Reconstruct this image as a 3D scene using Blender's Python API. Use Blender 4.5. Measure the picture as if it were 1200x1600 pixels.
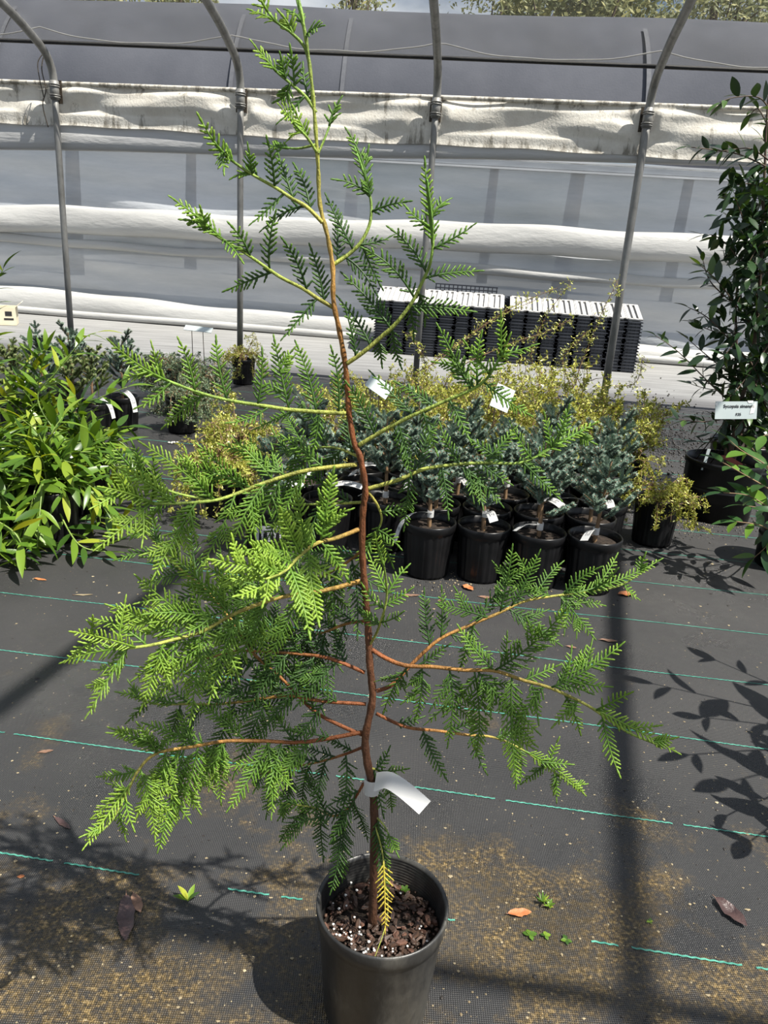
import bpy, math, random
import numpy as np
from mathutils import Vector, Matrix

random.seed(11); rng = np.random.default_rng(11)
SC = bpy.context.scene
COL = SC.collection
for o in list(bpy.data.objects): bpy.data.objects.remove(o)

# ------------------------------------------------------------------ camera, world, sun, exposure
H, FPX, PITCH, ROLL = 1.1, 1200.0, math.radians(18.9), math.radians(3.8)
cd = bpy.data.cameras.new('camera'); cam = bpy.data.objects.new('camera', cd); COL.objects.link(cam)
cd.sensor_fit = 'VERTICAL'; cd.sensor_height = 32.0; cd.lens = 32.0*FPX/1600.0; cd.clip_end = 500; cd.clip_start = .02
cam.matrix_world = Matrix.Translation((0, 0, H)) @ Matrix.Rotation(math.pi/2-PITCH, 4, 'X') @ Matrix.Rotation(ROLL, 4, 'Z')
SC.camera = cam

SUN = Vector((.103, -.055, .202)).normalized()
w = bpy.data.worlds.new('world'); SC.world = w; w.use_nodes = True
nt = w.node_tree; nt.nodes.clear()
N = nt.nodes.new; L = nt.links.new
out = N('ShaderNodeOutputWorld'); bg = N('ShaderNodeBackground'); sky = N('ShaderNodeTexSky')
sky.sky_type = 'NISHITA'; sky.sun_disc = False; sky.sun_elevation = math.asin(SUN.z)
sky.sun_rotation = math.atan2(SUN.x, SUN.y); sky.air_density = 1.0; sky.dust_density = 1.2
tc = N('ShaderNodeTexCoord'); no = N('ShaderNodeTexNoise'); no.inputs['Scale'].default_value = 3.2; no.inputs['Detail'].default_value = 7
mp = N('ShaderNodeMapping'); mp.inputs['Scale'].default_value = (1, 1, 2.6); L(tc.outputs['Generated'], mp.inputs['Vector']); L(mp.outputs[0], no.inputs['Vector'])
rp = N('ShaderNodeValToRGB'); rp.color_ramp.elements[0].position = .42; rp.color_ramp.elements[1].position = .62; L(no.outputs['Fac'], rp.inputs['Fac'])
mx = N('ShaderNodeMixRGB'); mx.inputs[2].default_value = (9.5, 10.0, 10.6, 1); L(rp.outputs['Color'], mx.inputs[0]); L(sky.outputs[0], mx.inputs[1])
bg.inputs['Strength'].default_value = .088; L(mx.outputs[0], bg.inputs['Color']); L(bg.outputs[0], out.inputs['Surface'])
sl = bpy.data.lights.new('sun', 'SUN'); sl.energy = 8.6; sl.angle = math.radians(.55); sl.color = (1, .95, .86)
so = bpy.data.objects.new('sun', sl); COL.objects.link(so); so.rotation_euler = SUN.to_track_quat('Z', 'Y').to_euler(); so.location = SUN*12
vs = SC.view_settings; vs.view_transform = 'Standard'; vs.look = 'None'; vs.exposure = 0.15; vs.gamma = 1.0; vs.use_curve_mapping = False

# ------------------------------------------------------------------ pixel -> place
CP, SP, CR, SR = math.cos(PITCH), math.sin(PITCH), math.cos(ROLL), math.sin(ROLL)
def ray(px, py):
    x = (px-600)/FPX; y = (800-py)/FPX
    xr = CR*x-SR*y; yr = SR*x+CR*y
    return Vector((xr, CP+SP*yr, -SP+CP*yr))
CO = Vector((0, 0, H))
def gnd(px, py, z=0.0):
    d = ray(px, py); return CO+d*((z-H)/d.z)
def at(px, py, Y):
    d = ray(px, py); return CO+d*(Y/d.y)
K = -.11                                   # both houses stand turned by this slope against the view
def HL(x, Y0, z): return Vector((x, Y0+K*x, z))
def onl(px, py, Y0):
    d = ray(px, py); return CO+d*(Y0/(d.y-K*d.x))

# ------------------------------------------------------------------ materials
def newmat(name):
    m = bpy.data.materials.new(name); m.use_nodes = True
    t = m.node_tree; b = t.nodes['Principled BSDF']; return m, t, b
def setp(b, col=None, rough=.5, spec=.5, metal=0, **k):
    if col is not None: b.inputs['Base Color'].default_value = (*col, 1)
    b.inputs['Roughness'].default_value = rough; b.inputs['Specular IOR Level'].default_value = spec; b.inputs['Metallic'].default_value = metal
def noise(t, scale, detail=4, rough=.55, coord='Object', stretch=None, off=None):
    c = t.nodes.new('ShaderNodeTexCoord'); n = t.nodes.new('ShaderNodeTexNoise')
    n.inputs['Scale'].default_value = scale; n.inputs['Detail'].default_value = detail; n.inputs['Roughness'].default_value = rough
    if stretch or off:
        mp = t.nodes.new('ShaderNodeMapping')
        if stretch: mp.inputs['Scale'].default_value = stretch
        if off: mp.inputs['Location'].default_value = off
        t.links.new(c.outputs[coord], mp.inputs['Vector']); t.links.new(mp.outputs[0], n.inputs['Vector'])
    else: t.links.new(c.outputs[coord], n.inputs['Vector'])
    return n.outputs['Fac']
def ramp(t, fac, stops):
    r = t.nodes.new('ShaderNodeValToRGB'); e = r.color_ramp.elements
    while len(e) < len(stops): e.new(.5)
    for el, (p, c) in zip(e, stops):
        el.position = p; el.color = (*c, 1) if len(c) == 3 else c
    t.links.new(fac, r.inputs['Fac']); return r.outputs['Color']
def g(v): return (v, v, v)
def mixc(t, fac, a, b, mode='MIX'):
    m = t.nodes.new('ShaderNodeMixRGB'); m.blend_type = mode
    for i, s in enumerate((fac, a, b)):
        if hasattr(s, 'links'): t.links.new(s, m.inputs[i])
        elif isinstance(s, tuple): m.inputs[i].default_value = (*s, 1)
        else: m.inputs[i].default_value = s
    return m.outputs[0]
def math_(t, op, a, b=None):
    m = t.nodes.new('ShaderNodeMath'); m.operation = op
    for i, s in enumerate((a, b)):
        if s is None: continue
        if hasattr(s, 'links'): t.links.new(s, m.inputs[i])
        else: m.inputs[i].default_value = s
    return m.outputs[0]
def bump(t, b, hgt, strength=.3, dist=.01):
    n = t.nodes.new('ShaderNodeBump'); n.inputs['Strength'].default_value = strength; n.inputs['Distance'].default_value = dist
    t.links.new(hgt, n.inputs['Height']); t.links.new(n.outputs[0], b.inputs['Normal'])
def attr(t, name='age'):
    a = t.nodes.new('ShaderNodeAttribute'); a.attribute_name = name; return a.outputs['Fac']
def objrand(t):
    return t.nodes.new('ShaderNodeObjectInfo').outputs['Random']
def leafmix(m, t, b, col, fac=.35, tint=(1.25, 1.2, .5)):
    tr = t.nodes.new('ShaderNodeBsdfTranslucent'); ms = t.nodes.new('ShaderNodeMixShader'); ms.inputs[0].default_value = fac
    c2 = mixc(t, 1.0, col, tint, 'MULTIPLY'); t.links.new(c2, tr.inputs['Color'])
    o = t.nodes['Material Output']
    t.links.new(b.outputs[0], ms.inputs[1]); t.links.new(tr.outputs[0], ms.inputs[2]); t.links.new(ms.outputs[0], o.inputs['Surface'])
def simple(name, c1, c2, scale=20, rough=.5, spec=.5, metal=0, bmp=0, stretch=None):
    m, t, b = newmat(name); setp(b, None, rough, spec, metal)
    n = noise(t, scale, 5, stretch=stretch); t.links.new(ramp(t, n, [(.3, c1), (.7, c2)]), b.inputs['Base Color'])
    if bmp: bump(t, b, n, bmp)
    return m
M = {}
# --- ground cloth
m, t, b = newmat('woven_ground_cloth'); setp(b, None, .55, .5); M['floor'] = m
c = t.nodes.new('ShaderNodeTexCoord')
def wave(direction, scale):
    wv = t.nodes.new('ShaderNodeTexWave'); wv.bands_direction = direction; wv.inputs['Scale'].default_value = scale; wv.inputs['Distortion'].default_value = .6; wv.inputs['Detail'].default_value = 1
    t.links.new(c.outputs['Object'], wv.inputs['Vector']); return wv.outputs['Fac']
weave = math_(t, 'MULTIPLY', wave('X', 90), wave('Y', 90))
cloth = ramp(t, noise(t, 1.3, 5), [(.3, (.014, .015, .017)), (.75, (.040, .039, .039))])
cloth = mixc(t, math_(t, 'MULTIPLY', weave, .30), cloth, (.085, .083, .08))
sp = noise(t, 95, 3, .6); spm = ramp(t, sp, [(.66, g(0)), (.74, g(1))])
cloth = mixc(t, math_(t, 'MULTIPLY', spm, .45), cloth, (.32, .26, .16))
# brown algae and sand stains, thick near the big pot
sx = t.nodes.new('ShaderNodeSeparateXYZ'); t.links.new(c.outputs['Object'], sx.inputs[0])
near = t.nodes.new('ShaderNodeMapRange'); near.inputs[1].default_value = 1.45; near.inputs[2].default_value = .95; near.clamp = True; t.links.new(sx.outputs['Y'], near.inputs[0])
big = noise(t, 3.6, 7, .62, off=(2.3, .4, 0))
thr = math_(t, 'ADD', big, math_(t, 'MULTIPLY', near.outputs[0], .215))
thr = math_(t, 'ADD', thr, math_(t, 'MULTIPLY', math_(t, 'SUBTRACT', noise(t, 13, 6, .65, off=(1, 7, 0)), .5), .34))
algm = ramp(t, thr, [(.60, g(0)), (.72, g(1))])
algc = ramp(t, noise(t, 140, 3, .7), [(.38, (.028, .021, .010)), (.52, (.125, .083, .028)), (.66, (.36, .255, .11))])
near2 = t.nodes.new('ShaderNodeMapRange'); near2.inputs[1].default_value = 2.1; near2.inputs[2].default_value = 1.2; near2.clamp = True; t.links.new(sx.outputs['Y'], near2.inputs[0])
fine = ramp(t, noise(t, 60, 4, .7), [(.40, g(.25)), (.60, g(1))])
alg = math_(t, 'MULTIPLY', math_(t, 'MULTIPLY', algm, fine), near2.outputs[0])
algc = mixc(t, ramp(t, noise(t, 7, 5, .6, off=(9, 3, 0)), [(.42, g(0)), (.62, g(.8))]), algc, (.045, .034, .018))
cloth = mixc(t, math_(t, 'MULTIPLY', alg, .9), cloth, algc)
t.links.new(cloth, b.inputs['Base Color'])
wet = ramp(t, noise(t, 2.1, 6, .6, off=(5, 1, 0)), [(.42, g(.60)), (.60, g(.24))]); t.links.new(wet, b.inputs['Roughness'])
hh = mixc(t, .5, weave, noise(t, 26, 6, .65)); bump(t, b, hh, .6, .008)
# --- dusty aisle
m, t, b = newmat('dusty_aisle_cloth'); setp(b, None, .9, .15); M['aisle'] = m
c = t.nodes.new('ShaderNodeTexCoord'); sx = t.nodes.new('ShaderNodeSeparateXYZ'); t.links.new(c.outputs['Object'], sx.inputs[0])
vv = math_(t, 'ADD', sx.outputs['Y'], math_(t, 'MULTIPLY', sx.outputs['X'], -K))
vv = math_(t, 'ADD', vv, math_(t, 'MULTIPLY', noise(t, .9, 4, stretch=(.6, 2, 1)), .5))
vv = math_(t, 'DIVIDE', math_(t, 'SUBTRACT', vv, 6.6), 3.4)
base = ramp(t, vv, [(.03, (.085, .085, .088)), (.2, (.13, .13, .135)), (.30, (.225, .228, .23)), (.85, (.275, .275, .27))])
st = ramp(t, noise(t, 5, 6, stretch=(.3, 3, 1)), [(.35, g(.72)), (.7, g(1.12))])
t.links.new(mixc(t, 1, base, st, 'MULTIPLY'), b.inputs['Base Color']); bump(t, b, noise(t, 30, 5), .3)
# --- plastics, cloth, metal
m, t, b = newmat('green_thread'); setp(b, (.09, .42, .30), .5); t.links.new(ramp(t, noise(t, 60, 2), [(.35, (.030, .17, .13)), (.65, (.095, .33, .25))]), b.inputs['Base Color']); M['thread'] = m
M['pot'] = simple('black_pot_plastic', (.005, .005, .0055), (.011, .011, .012), 14, .30, .30, bmp=.04)
m, t, b = newmat('scuffed_pot_plastic'); setp(b, None, .42, .5); M['bigpot'] = m
n1 = noise(t, 9, 6, .65, stretch=(1, 1, .45)); t.links.new(ramp(t, n1, [(.36, (.010, .010, .010)), (.52, (.030, .030, .029)), (.66, (.10, .095, .082))]), b.inputs['Base Color']); bump(t, b, noise(t, 60, 4, stretch=(1, 1, .3)), .12)
M['soil'] = simple('potting_soil', (.008, .006, .005), (.04, .028, .02), 60, .85, .3, bmp=.9)
M['bark'] = simple('bark_chip_brown', (.012, .008, .006), (.085, .045, .028), 45, .6, .5, bmp=.5)
M['barkred'] = simple('bark_chip_red', (.04, .018, .012), (.17, .085, .055), 45, .6, .5, bmp=.5)
M['perlite'] = simple('perlite_white', (.62, .60, .56), (.8, .79, .76), 80, .8)
m, t, b = newmat('galvanised_pipe'); setp(b, None, .45, .5, .35); t.links.new(ramp(t, noise(t, 14, 6, .65, stretch=(1, 1, .35)), [(.3, (.13, .128, .12)), (.7, (.30, .30, .29))]), b.inputs['Base Color']); M['steel'] = m
M['rust'] = simple('dark_wire', (.03, .025, .02), (.10, .08, .06), 40, .6, .4, .5)
M['rail'] = simple('aluminium_rail', (.45, .46, .47), (.62, .63, .64), 9, .35, .5, .5, stretch=(.2, 1, 3))
m, t, b = newmat('weathered_white_tarp'); setp(b, None, .62, .35); M['tarp'] = m
vv = attr(t); tex = ramp(t, noise(t, 7, 6, .65), [(.3, (.56, .53, .47)), (.7, (.70, .68, .62))])
streak = noise(t, 9, 6, .7, stretch=(1.6, 1.6, .25))
edge = t.nodes.new('ShaderNodeMapRange'); edge.inputs[1].default_value = .28; edge.inputs[2].default_value = 0; edge.clamp = True; t.links.new(vv, edge.inputs[0])
edge2 = t.nodes.new('ShaderNodeMapRange'); edge2.inputs[1].default_value = .62; edge2.inputs[2].default_value = .9; edge2.clamp = True; t.links.new(vv, edge2.inputs[0])
dm = math_(t, 'ADD', streak, math_(t, 'MULTIPLY', math_(t, 'ADD', edge.outputs[0], math_(t, 'MULTIPLY', edge2.outputs[0], .6)), .12))
dm = ramp(t, dm, [(.585, g(0)), (.70, g(1))])
tex = mixc(t, math_(t, 'MULTIPLY', dm, .75), tex, (.13, .115, .085)); t.links.new(tex, b.inputs['Base Color'])
bump(t, b, mixc(t, .5, noise(t, 60, 3), noise(t, 8, 5, .6)), .35, .02); leafmix(m, t, b, tex, .18, (1, 1, 1))
def film(name, c1, c2, fac, transp, rough=.32):
    m, t, b = newmat(name); setp(b, None, rough, .5)
    col = ramp(t, noise(t, 2.2, 6, .62, stretch=(.35, 1, 2.2)), [(.3, c1), (.7, c2)]); t.links.new(col, b.inputs['Base Color']); b.inputs['Specular IOR Level'].default_value = .35
    bump(t, b, noise(t, 5, 6, .6, stretch=(.5, 1, 2.0)), .45, .03); leafmix(m, t, b, col, fac, (1, 1, 1))
    o = t.nodes['Material Output']; s = o.inputs['Surface'].links[0].from_socket
    tr = t.nodes.new('ShaderNodeBsdfTransparent'); ms = t.nodes.new('ShaderNodeMixShader'); ms.inputs[0].default_value = transp
    t.links.new(s, ms.inputs[1]); t.links.new(tr.outputs[0], ms.inputs[2]); t.links.new(ms.outputs[0], o.inputs['Surface']); return m
M['film'] = film('milky_poly_film', (.42, .45, .49), (.60, .62, .64), .2, .12, .55)
M['fold'] = film('doubled_poly_film', (.44, .44, .43), (.58, .58, .56), .2, .0)
M['curtain'] = film('rolled_poly_curtain', (.46, .47, .49), (.60, .60, .59), .15, 0)
m, t, b = newmat('dark_shade_cloth'); setp(b, None, .85, .2); M['shade'] = m
t.links.new(ramp(t, noise(t, 1.1, 6, .6), [(.3, (.060, .065, .080)), (.7, (.088, .093, .110))]), b.inputs['Base Color']); bump(t, b, noise(t, 40, 3), .2)
M['seam'] = simple('cloth_seam', (.075, .08, .095), (.10, .105, .12), 20, .8)
def net(name, col, fac):
    m, t, b = newmat(name); setp(b, col, .8, .1)
    tr = t.nodes.new('ShaderNodeBsdfTransparent'); ms = t.nodes.new('ShaderNodeMixShader')
    f = ramp(t, noise(t, 1.6, 6, .62), [(.3, g(fac-.1)), (.7, g(fac+.1))]); t.links.new(f, ms.inputs[0])
    t.links.new(tr.outputs[0], ms.inputs[1]); t.links.new(b.outputs[0], ms.inputs[2]); t.links.new(ms.outputs[0], t.nodes['Material Output'].inputs['Surface']); return m
M['net'] = net('thin_shade_net', (.50, .49, .46), .30)
M['sag'] = simple('pale_net_edge', (.20, .20, .20), (.30, .30, .29), 12, .8)
M['hem'] = simple('black_hem_tape', (.008, .008, .010), (.016, .016, .018), 30, .6)
M['tray'] = simple('black_tray_plastic', (.022, .025, .034), (.048, .053, .066), 8, .38, .5)
M['traytop'] = simple('sunlit_tray_plastic', (.36, .36, .36), (.50, .49, .47), 6, .5, .5)  # top trays' sun and sky sheen put into a lighter base colour
m, t, b = newmat('white_plant_tag'); setp(b, None, .5, .4); M['tag'] = m
c = t.nodes.new('ShaderNodeTexCoord'); vv = attr(t, 'age')
ln = ramp(t, noise(t, 160, 2, .8), [(.56, g(0)), (.6, g(1))])
t.links.new(mixc(t, math_(t, 'MULTIPLY', ln, .0), (.72, .73, .73), (.2, .2, .22)), b.inputs['Base Color']); leafmix(m, t, b, mixc(t, 0, (.72, .73, .73), (0, 0, 0)), .35, (1, 1, 1))
M['ink'] = simple('grey_print', (.10, .10, .12), (.16, .16, .18), 60, .7)
M['black'] = simple('black_print', (.01, .01, .012), (.015, .015, .017), 60, .7)
M['redtag'] = simple('faded_red_tag', (.28, .075, .065), (.36, .11, .095), 20, .6)
M['sign'] = simple('pale_blue_sign', (.42, .49, .49), (.50, .56, .56), 6, .35, .5)
M['glare'] = simple('sign_glare', (.70, .70, .66), (.8, .8, .77), 20, .5)  # near-white colour that paints glare on the lettered sign
M['card'] = simple('cream_card', (.55, .50, .36), (.66, .61, .47), 8, .8)
# --- woods and leaves
m, t, b = newmat('conifer_wood'); setp(b, None, .6, .35); M['wood'] = m
a = attr(t); cc = ramp(t, a, [(.0, (.075, .036, .020)), (.30, (.115, .045, .020)), (.55, (.22, .070, .022)), (.70, (.36, .20, .05)), (.85, (.33, .36, .07)), (1, (.14, .32, .05))])
n1 = noise(t, 70, 5, .65, stretch=(1, 1, .35)); cc = mixc(t, 1, cc, ramp(t, n1, [(.3, g(.45)), (.55, g(1.0)), (.75, g(1.6))]), 'MULTIPLY'); t.links.new(cc, b.inputs['Base Color']); bump(t, b, n1, 1.0, .008)
m, t, b = newmat('conifer_scale_leaves'); setp(b, None, .42, .4); M['spray'] = m
a = math_(t, 'ADD', attr(t), math_(t, 'MULTIPLY', math_(t, 'SUBTRACT', objrand(t), .5), .16))
cc = ramp(t, a, [(.0, (.026, .062, .022)), (.35, (.066, .148, .030)), (.65, (.155, .300, .040)), (1, (.34, .50, .070))]); t.links.new(cc, b.inputs['Base Color']); leafmix(m, t, b, cc, .38, (1.3, 1.2, .5))
m, t, b = newmat('yellowed_scale_leaves'); setp(b, None, .5, .4); M['yellow'] = m
cc = ramp(t, attr(t), [(.0, (.09, .17, .03)), (.5, (.50, .44, .06)), (1, (.50, .38, .06))]); t.links.new(cc, b.inputs['Base Color']); leafmix(m, t, b, cc, .3)
def leafmat(name, stops, rough=.32, fac=.32, tint=(1.4, 1.2, .35), use='rand'):
    m, t, b = newmat(name); setp(b, None, rough, .5)
    f = objrand(t) if use == 'rand' else attr(t)
    cc = ramp(t, f, stops); t.links.new(cc, b.inputs['Base Color']); leafmix(m, t, b, cc, fac, tint); return m
M['sarco'] = leafmat('glossy_narrow_leaf', [(0, (.035, .085, .014)), (.45, (.095, .19, .020)), (.85, (.18, .29, .030)), (1, (.34, .37, .040))])
M['syco'] = leafmat('leathery_dark_leaf', [(0, (.014, .034, .016)), (.7, (.026, .060, .020)), (1, (.085, .16, .030))], .30, .18)
M['lush'] = leafmat('broad_green_leaf', [(0, (.022, .062, .024)), (.6, (.05, .125, .028)), (1, (.13, .25, .032))], .28, .3)
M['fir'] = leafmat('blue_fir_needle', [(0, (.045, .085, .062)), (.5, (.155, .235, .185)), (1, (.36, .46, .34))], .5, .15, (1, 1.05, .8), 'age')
M['firyel'] = leafmat('yellow_green_needle', [(0, (.06, .10, .04)), (.5, (.18, .25, .09)), (1, (.38, .42, .16))], .5, .2, (1, 1.05, .6), 'age')
M['gold'] = leafmat('small_golden_leaf', [(0, (.10, .14, .022)), (.45, (.30, .33, .06)), (1, (.64, .63, .17))], .4, .3, (1.2, 1.1, .5), 'age')
M['grey'] = leafmat('grey_green_leaf', [(0, (.05, .09, .055)), (.5, (.12, .17, .10)), (1, (.24, .30, .16))], .5, .2, (1, 1.1, .7), 'age')
M['tree'] = leafmat('far_tree_leaf', [(0, (.10, .12, .05)), (.5, (.20, .22, .10)), (1, (.40, .38, .16))], .6, .3, (1.1, 1.1, .6), 'age')
M['twig'] = simple('twig_brown', (.12, .070, .035), (.27, .17, .09), 30, .7)
M['darktwig'] = simple('twig_dark', (.045, .028, .018), (.10, .065, .04), 30, .7)
M['stemgreen'] = simple('stem_green', (.12, .20, .04), (.22, .30, .07), 20, .5)
M['litter'] = simple('litter_crumb', (.10, .07, .035), (.38, .32, .20), 9, .8)
M['dirt'] = simple('dark_crumb', (.008, .007, .006), (.03, .024, .02), 9, .6)
M['orange'] = simple('orange_dead_leaf', (.33, .10, .03), (.50, .20, .08), 50, .6, bmp=.5)
M['brown'] = simple('brown_dead_leaf', (.12, .065, .04), (.26, .15, .10), 50, .7, bmp=.5)
M['purple'] = simple('wet_dark_leaf', (.035, .020, .020), (.075, .045, .042), 40, .4, bmp=.6)
M['white'] = simple('white_scrap', (.60, .58, .50), (.75, .73, .66), 40, .8)

# ------------------------------------------------------------------ mesh helpers
class MB:
    def __init__(s): s.v = []; s.f = []; s.a = []
    def add(s, vs, fs, a=0.0):
        o = len(s.v); s.v.extend(vs); s.f.extend([tuple(i+o for i in q) for q in fs])
        s.a.extend(a if isinstance(a, list) else [a]*len(vs))
    def tube(s, pts, rad, n=6, a=0.0, cap=True):
        pts = [Vector(p) for p in pts]; m = len(pts)
        rad = rad if isinstance(rad, (list, tuple)) else [rad]*m
        aa = a if isinstance(a, (list, tuple)) else [a]*m
        up = None; vs = []; at_ = []
        for i in range(m):
            tg = (pts[min(i+1, m-1)]-pts[max(i-1, 0)]).normalized()
            if up is None: up = tg.orthogonal().normalized()
            up = (up-tg*up.dot(tg)).normalized(); bi = tg.cross(up)
            for k in range(n):
                th = 2*math.pi*k/n; vs.append(pts[i]+(up*math.cos(th)+bi*math.sin(th))*rad[i]); at_.append(aa[i])
        fs = [(i*n+k, i*n+(k+1) % n, (i+1)*n+(k+1) % n, (i+1)*n+k) for i in range(m-1) for k in range(n)]
        if cap: fs += [tuple(range(n-1, -1, -1)), tuple((m-1)*n+k for k in range(n))]
        s.add(vs, fs, at_)
    def box(s, c, sz, mat=None, a=0.0):
        x, y, z = (q/2 for q in sz)
        vs = [Vector((i*x, j*y, k*z)) for i in (-1, 1) for j in (-1, 1) for k in (-1, 1)]
        if mat is not None: vs = [mat @ q for q in vs]
        c = Vector(c); vs = [q+c for q in vs]
        s.add(vs, [(0, 1, 3, 2), (4, 6, 7, 5), (0, 4, 5, 1), (2, 3, 7, 6), (0, 2, 6, 4), (1, 5, 7, 3)], a)
    def lathe(s, prof, n=40, c=(0, 0, 0), rib=0, ribs=0, ribz=(0, 0)):
        c = Vector(c); vs = []
        for r, z in prof:
            for k in range(n):
                th = 2*math.pi*k/n; rr = r
                if ribs and ribz[0] < z < ribz[1]: rr = r+rib*(1 if math.cos(ribs*th) > 0 else -1)
                vs.append(c+Vector((rr*math.cos(th), rr*math.sin(th), z)))
        m = len(prof)
        s.add(vs, [(i*n+k, i*n+(k+1) % n, (i+1)*n+(k+1) % n, (i+1)*n+k) for i in range(m-1) for k in range(n)])
    def grid(s, P, a=None):                    # P[i][j] -> Vector
        r, c = len(P), len(P[0]); vs = [P[i][j] for i in range(r) for j in range(c)]
        s.add(vs, [(i*c+j, i*c+j+1, (i+1)*c+j+1, (i+1)*c+j) for i in range(r-1) for j in range(c-1)], a if a else 0.0)
    def mesh(s, name, mat, off=(0, 0, 0), smooth=True):
        me = bpy.data.meshes.new(name); o = Vector(off)
        me.from_pydata([tuple(Vector(q)-o) for q in s.v], [], s.f)
        at_ = me.attributes.new('age', 'FLOAT', 'POINT'); at_.data.foreach_set('value', np.array(s.a, dtype=np.float32))
        if smooth: me.polygons.foreach_set('use_smooth', np.ones(len(me.polygons), dtype=bool))
        me.materials.append(mat); me.update(); return me
def place(name, me, parent=None, M_=None):
    o = bpy.data.objects.new(name, me); COL.objects.link(o)
    if parent is not None: o.parent = parent
    if M_ is not None: o.matrix_basis = M_
    return o
def wroot(o):
    p = Vector(o.location)
    while o.parent: o = o.parent; p += Vector(o.location)
    return p
def part(name, mb, mat, parent, smooth=True):
    return place(name, mb.mesh(name, mat, wroot(parent), smooth), parent)
def tag(o, label=None, cat=None, group=None, kind=None):
    if label: o['label'] = label
    if cat: o['category'] = cat
    if group: o['group'] = group
    if kind: o['kind'] = kind
    return o
def empty(name, loc, label=None, cat=None, group=None):
    o = bpy.data.objects.new(name, None); COL.objects.link(o); o.location = loc; o.empty_display_size = .05
    return tag(o, label, cat, group)
def solo(name, mb, mat, loc, label=None, cat=None, group=None, kind=None, smooth=True):
    o = place(name, mb.mesh(name, mat, loc, smooth)); o.location = loc
    return tag(o, label, cat, group, kind)
def copy_tree(o, parent=None):
    c = o.copy(); COL.objects.link(c)
    if parent is not None: c.parent = parent
    for ch in o.children: copy_tree(ch, c)
    return c
def R(a, b): return random.uniform(a, b)
def rv(s=1.0): return Vector((random.gauss(0, s), random.gauss(0, s), random.gauss(0, s)))
def spline(pts, n):
    P = [Vector(p) for p in pts]; m = len(P); out = []
    for k in range(n+1):
        u = k/n*(m-1); i = min(int(u), m-2); f = u-i
        p0, p1, p2, p3 = P[max(i-1, 0)], P[i], P[i+1], P[min(i+2, m-1)]
        out.append(.5*((2*p1)+(p2-p0)*f+(2*p0-5*p1+4*p2-p3)*f*f+(3*p1-p0-3*p2+p3)*f**3))
    return out
def frame(x, z):                                # rotation with local X along x and local Z near z
    x = x.normalized(); y = z.cross(x)
    if y.length < 1e-4: y = x.orthogonal()
    y.normalize(); z = x.cross(y); return Matrix((x, y, z)).transposed()

# ------------------------------------------------------------------ the setting
mb = MB(); mb.add([HL(-9, -9, 0), HL(9, -9, 0), HL(9, 6.55, 0), HL(-9, 6.55, 0), HL(-9, -9, -.06), HL(9, -9, -.06), HL(9, 6.55, -.06), HL(-9, 6.55, -.06)],
       [(0, 1, 2, 3), (7, 6, 5, 4), (0, 4, 5, 1), (1, 5, 6, 2), (2, 6, 7, 3), (3, 7, 4, 0)])
floor = solo('floor', mb, M['floor'], (0, 0, 0), 'black woven ground cloth with green threads and brown algae stains', 'floor', kind='structure', smooth=False)
for k in range(17):                             # green marker threads woven into the cloth
    Y0 = 1.055+.3355*k-(0 if k < 3 else .004*k); mb = MB()
    x = -1.2-.35*Y0; x1 = 1.2+.38*Y0; st = .0075 if Y0 < 2.2 else (.012 if Y0 < 3.2 else .05); wd = .0018 if Y0 < 3.2 else .0024; sg = 1
    gap = lambda x: False
    if k == 0: gap = lambda x: (-.40 < x < -.235) or (-.10 < x < .14) or (.17 < x < .40) or math.sin(x*31) > .93
    elif k == 1: gap = lambda x: (.075 < x < .095) or math.sin(x*17+3) > .985
    while x < x1:
        if not gap(x):
            wob = .006*math.sin(x*2.1+k)+.002*math.sin(x*7+k*2); z = .0015; e = (.0009*sg) if Y0 < 3.2 else 0
            mb.add([HL(x, Y0+wob-wd+e, z), HL(x+st*1.02, Y0+wob-wd-e, z), HL(x+st*1.02, Y0+wob+wd-e, z), HL(x, Y0+wob+wd+e, z)], [(0, 1, 2, 3)])
        sg = -sg; x += st
    part('woven_thread', mb, M['thread'], floor, False)
mb = MB(); mb.add([HL(-14, 6.55, -.004), HL(14, 6.55, -.004), HL(14, 40, -.004), HL(-14, 40, -.004)], [(0, 1, 2, 3)])
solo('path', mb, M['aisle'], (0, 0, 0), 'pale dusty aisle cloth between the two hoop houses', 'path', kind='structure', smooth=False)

# neighbouring hoop house: film wall, folds, rail, shade roof
WY = 9.9
def fz(x, zl, zr): return zl+(zr-zl)*(x+3.45)/6.9
def sheet(x, u):                                 # u 0..1 bottom to top
    z = 2.16*u
    o = .05*math.sin(z*5+.3*math.sin(x*.9))+.018*math.sin(z*17+x*.35+math.sin(x*1.7))+.012*math.sin(x*3.1+z*6)
    k_ = min(1, (1-u)*7)
    return HL(x, WY+.006+(.044+o)*k_, z)
mb = MB(); xs = [-8+16*i/160 for i in range(161)]
mb.grid([[sheet(x, j/50) for x in xs] for j in range(51)])
wall = solo('wall_back', mb, M['film'], (0, 0, 0), 'milky plastic film side wall of the neighbouring hoop house', 'wall', kind='structure')
def fold(zl0, zl1, zr0, zr1, depth, ph, base=0):
    mb = MB(); P = []
    for j in range(15):
        u = j/14; row = []
        for x in xs:
            a, b_ = fz(x, zl0, zr0), fz(x, zl1, zr1); wv = .018*math.sin(x*1.3+ph)+.010*math.sin(x*4.1+ph*2)
            th = u*math.pi; z = a+(b_-a)*(.5-.5*math.cos(th))+wv*(0.6+.4*u)*(1 if base == 0 else u)
            row.append(HL(x, WY-.02-depth*(math.sin(th)**.7)*(1.15-.45*u)-.012*math.sin(x*2.3+ph+u*3)*math.sin(th), max(z, .004)))
        P.append(row)
    mb.grid(P); return part('plastic_fold', mb, M['fold'], wall)
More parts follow.
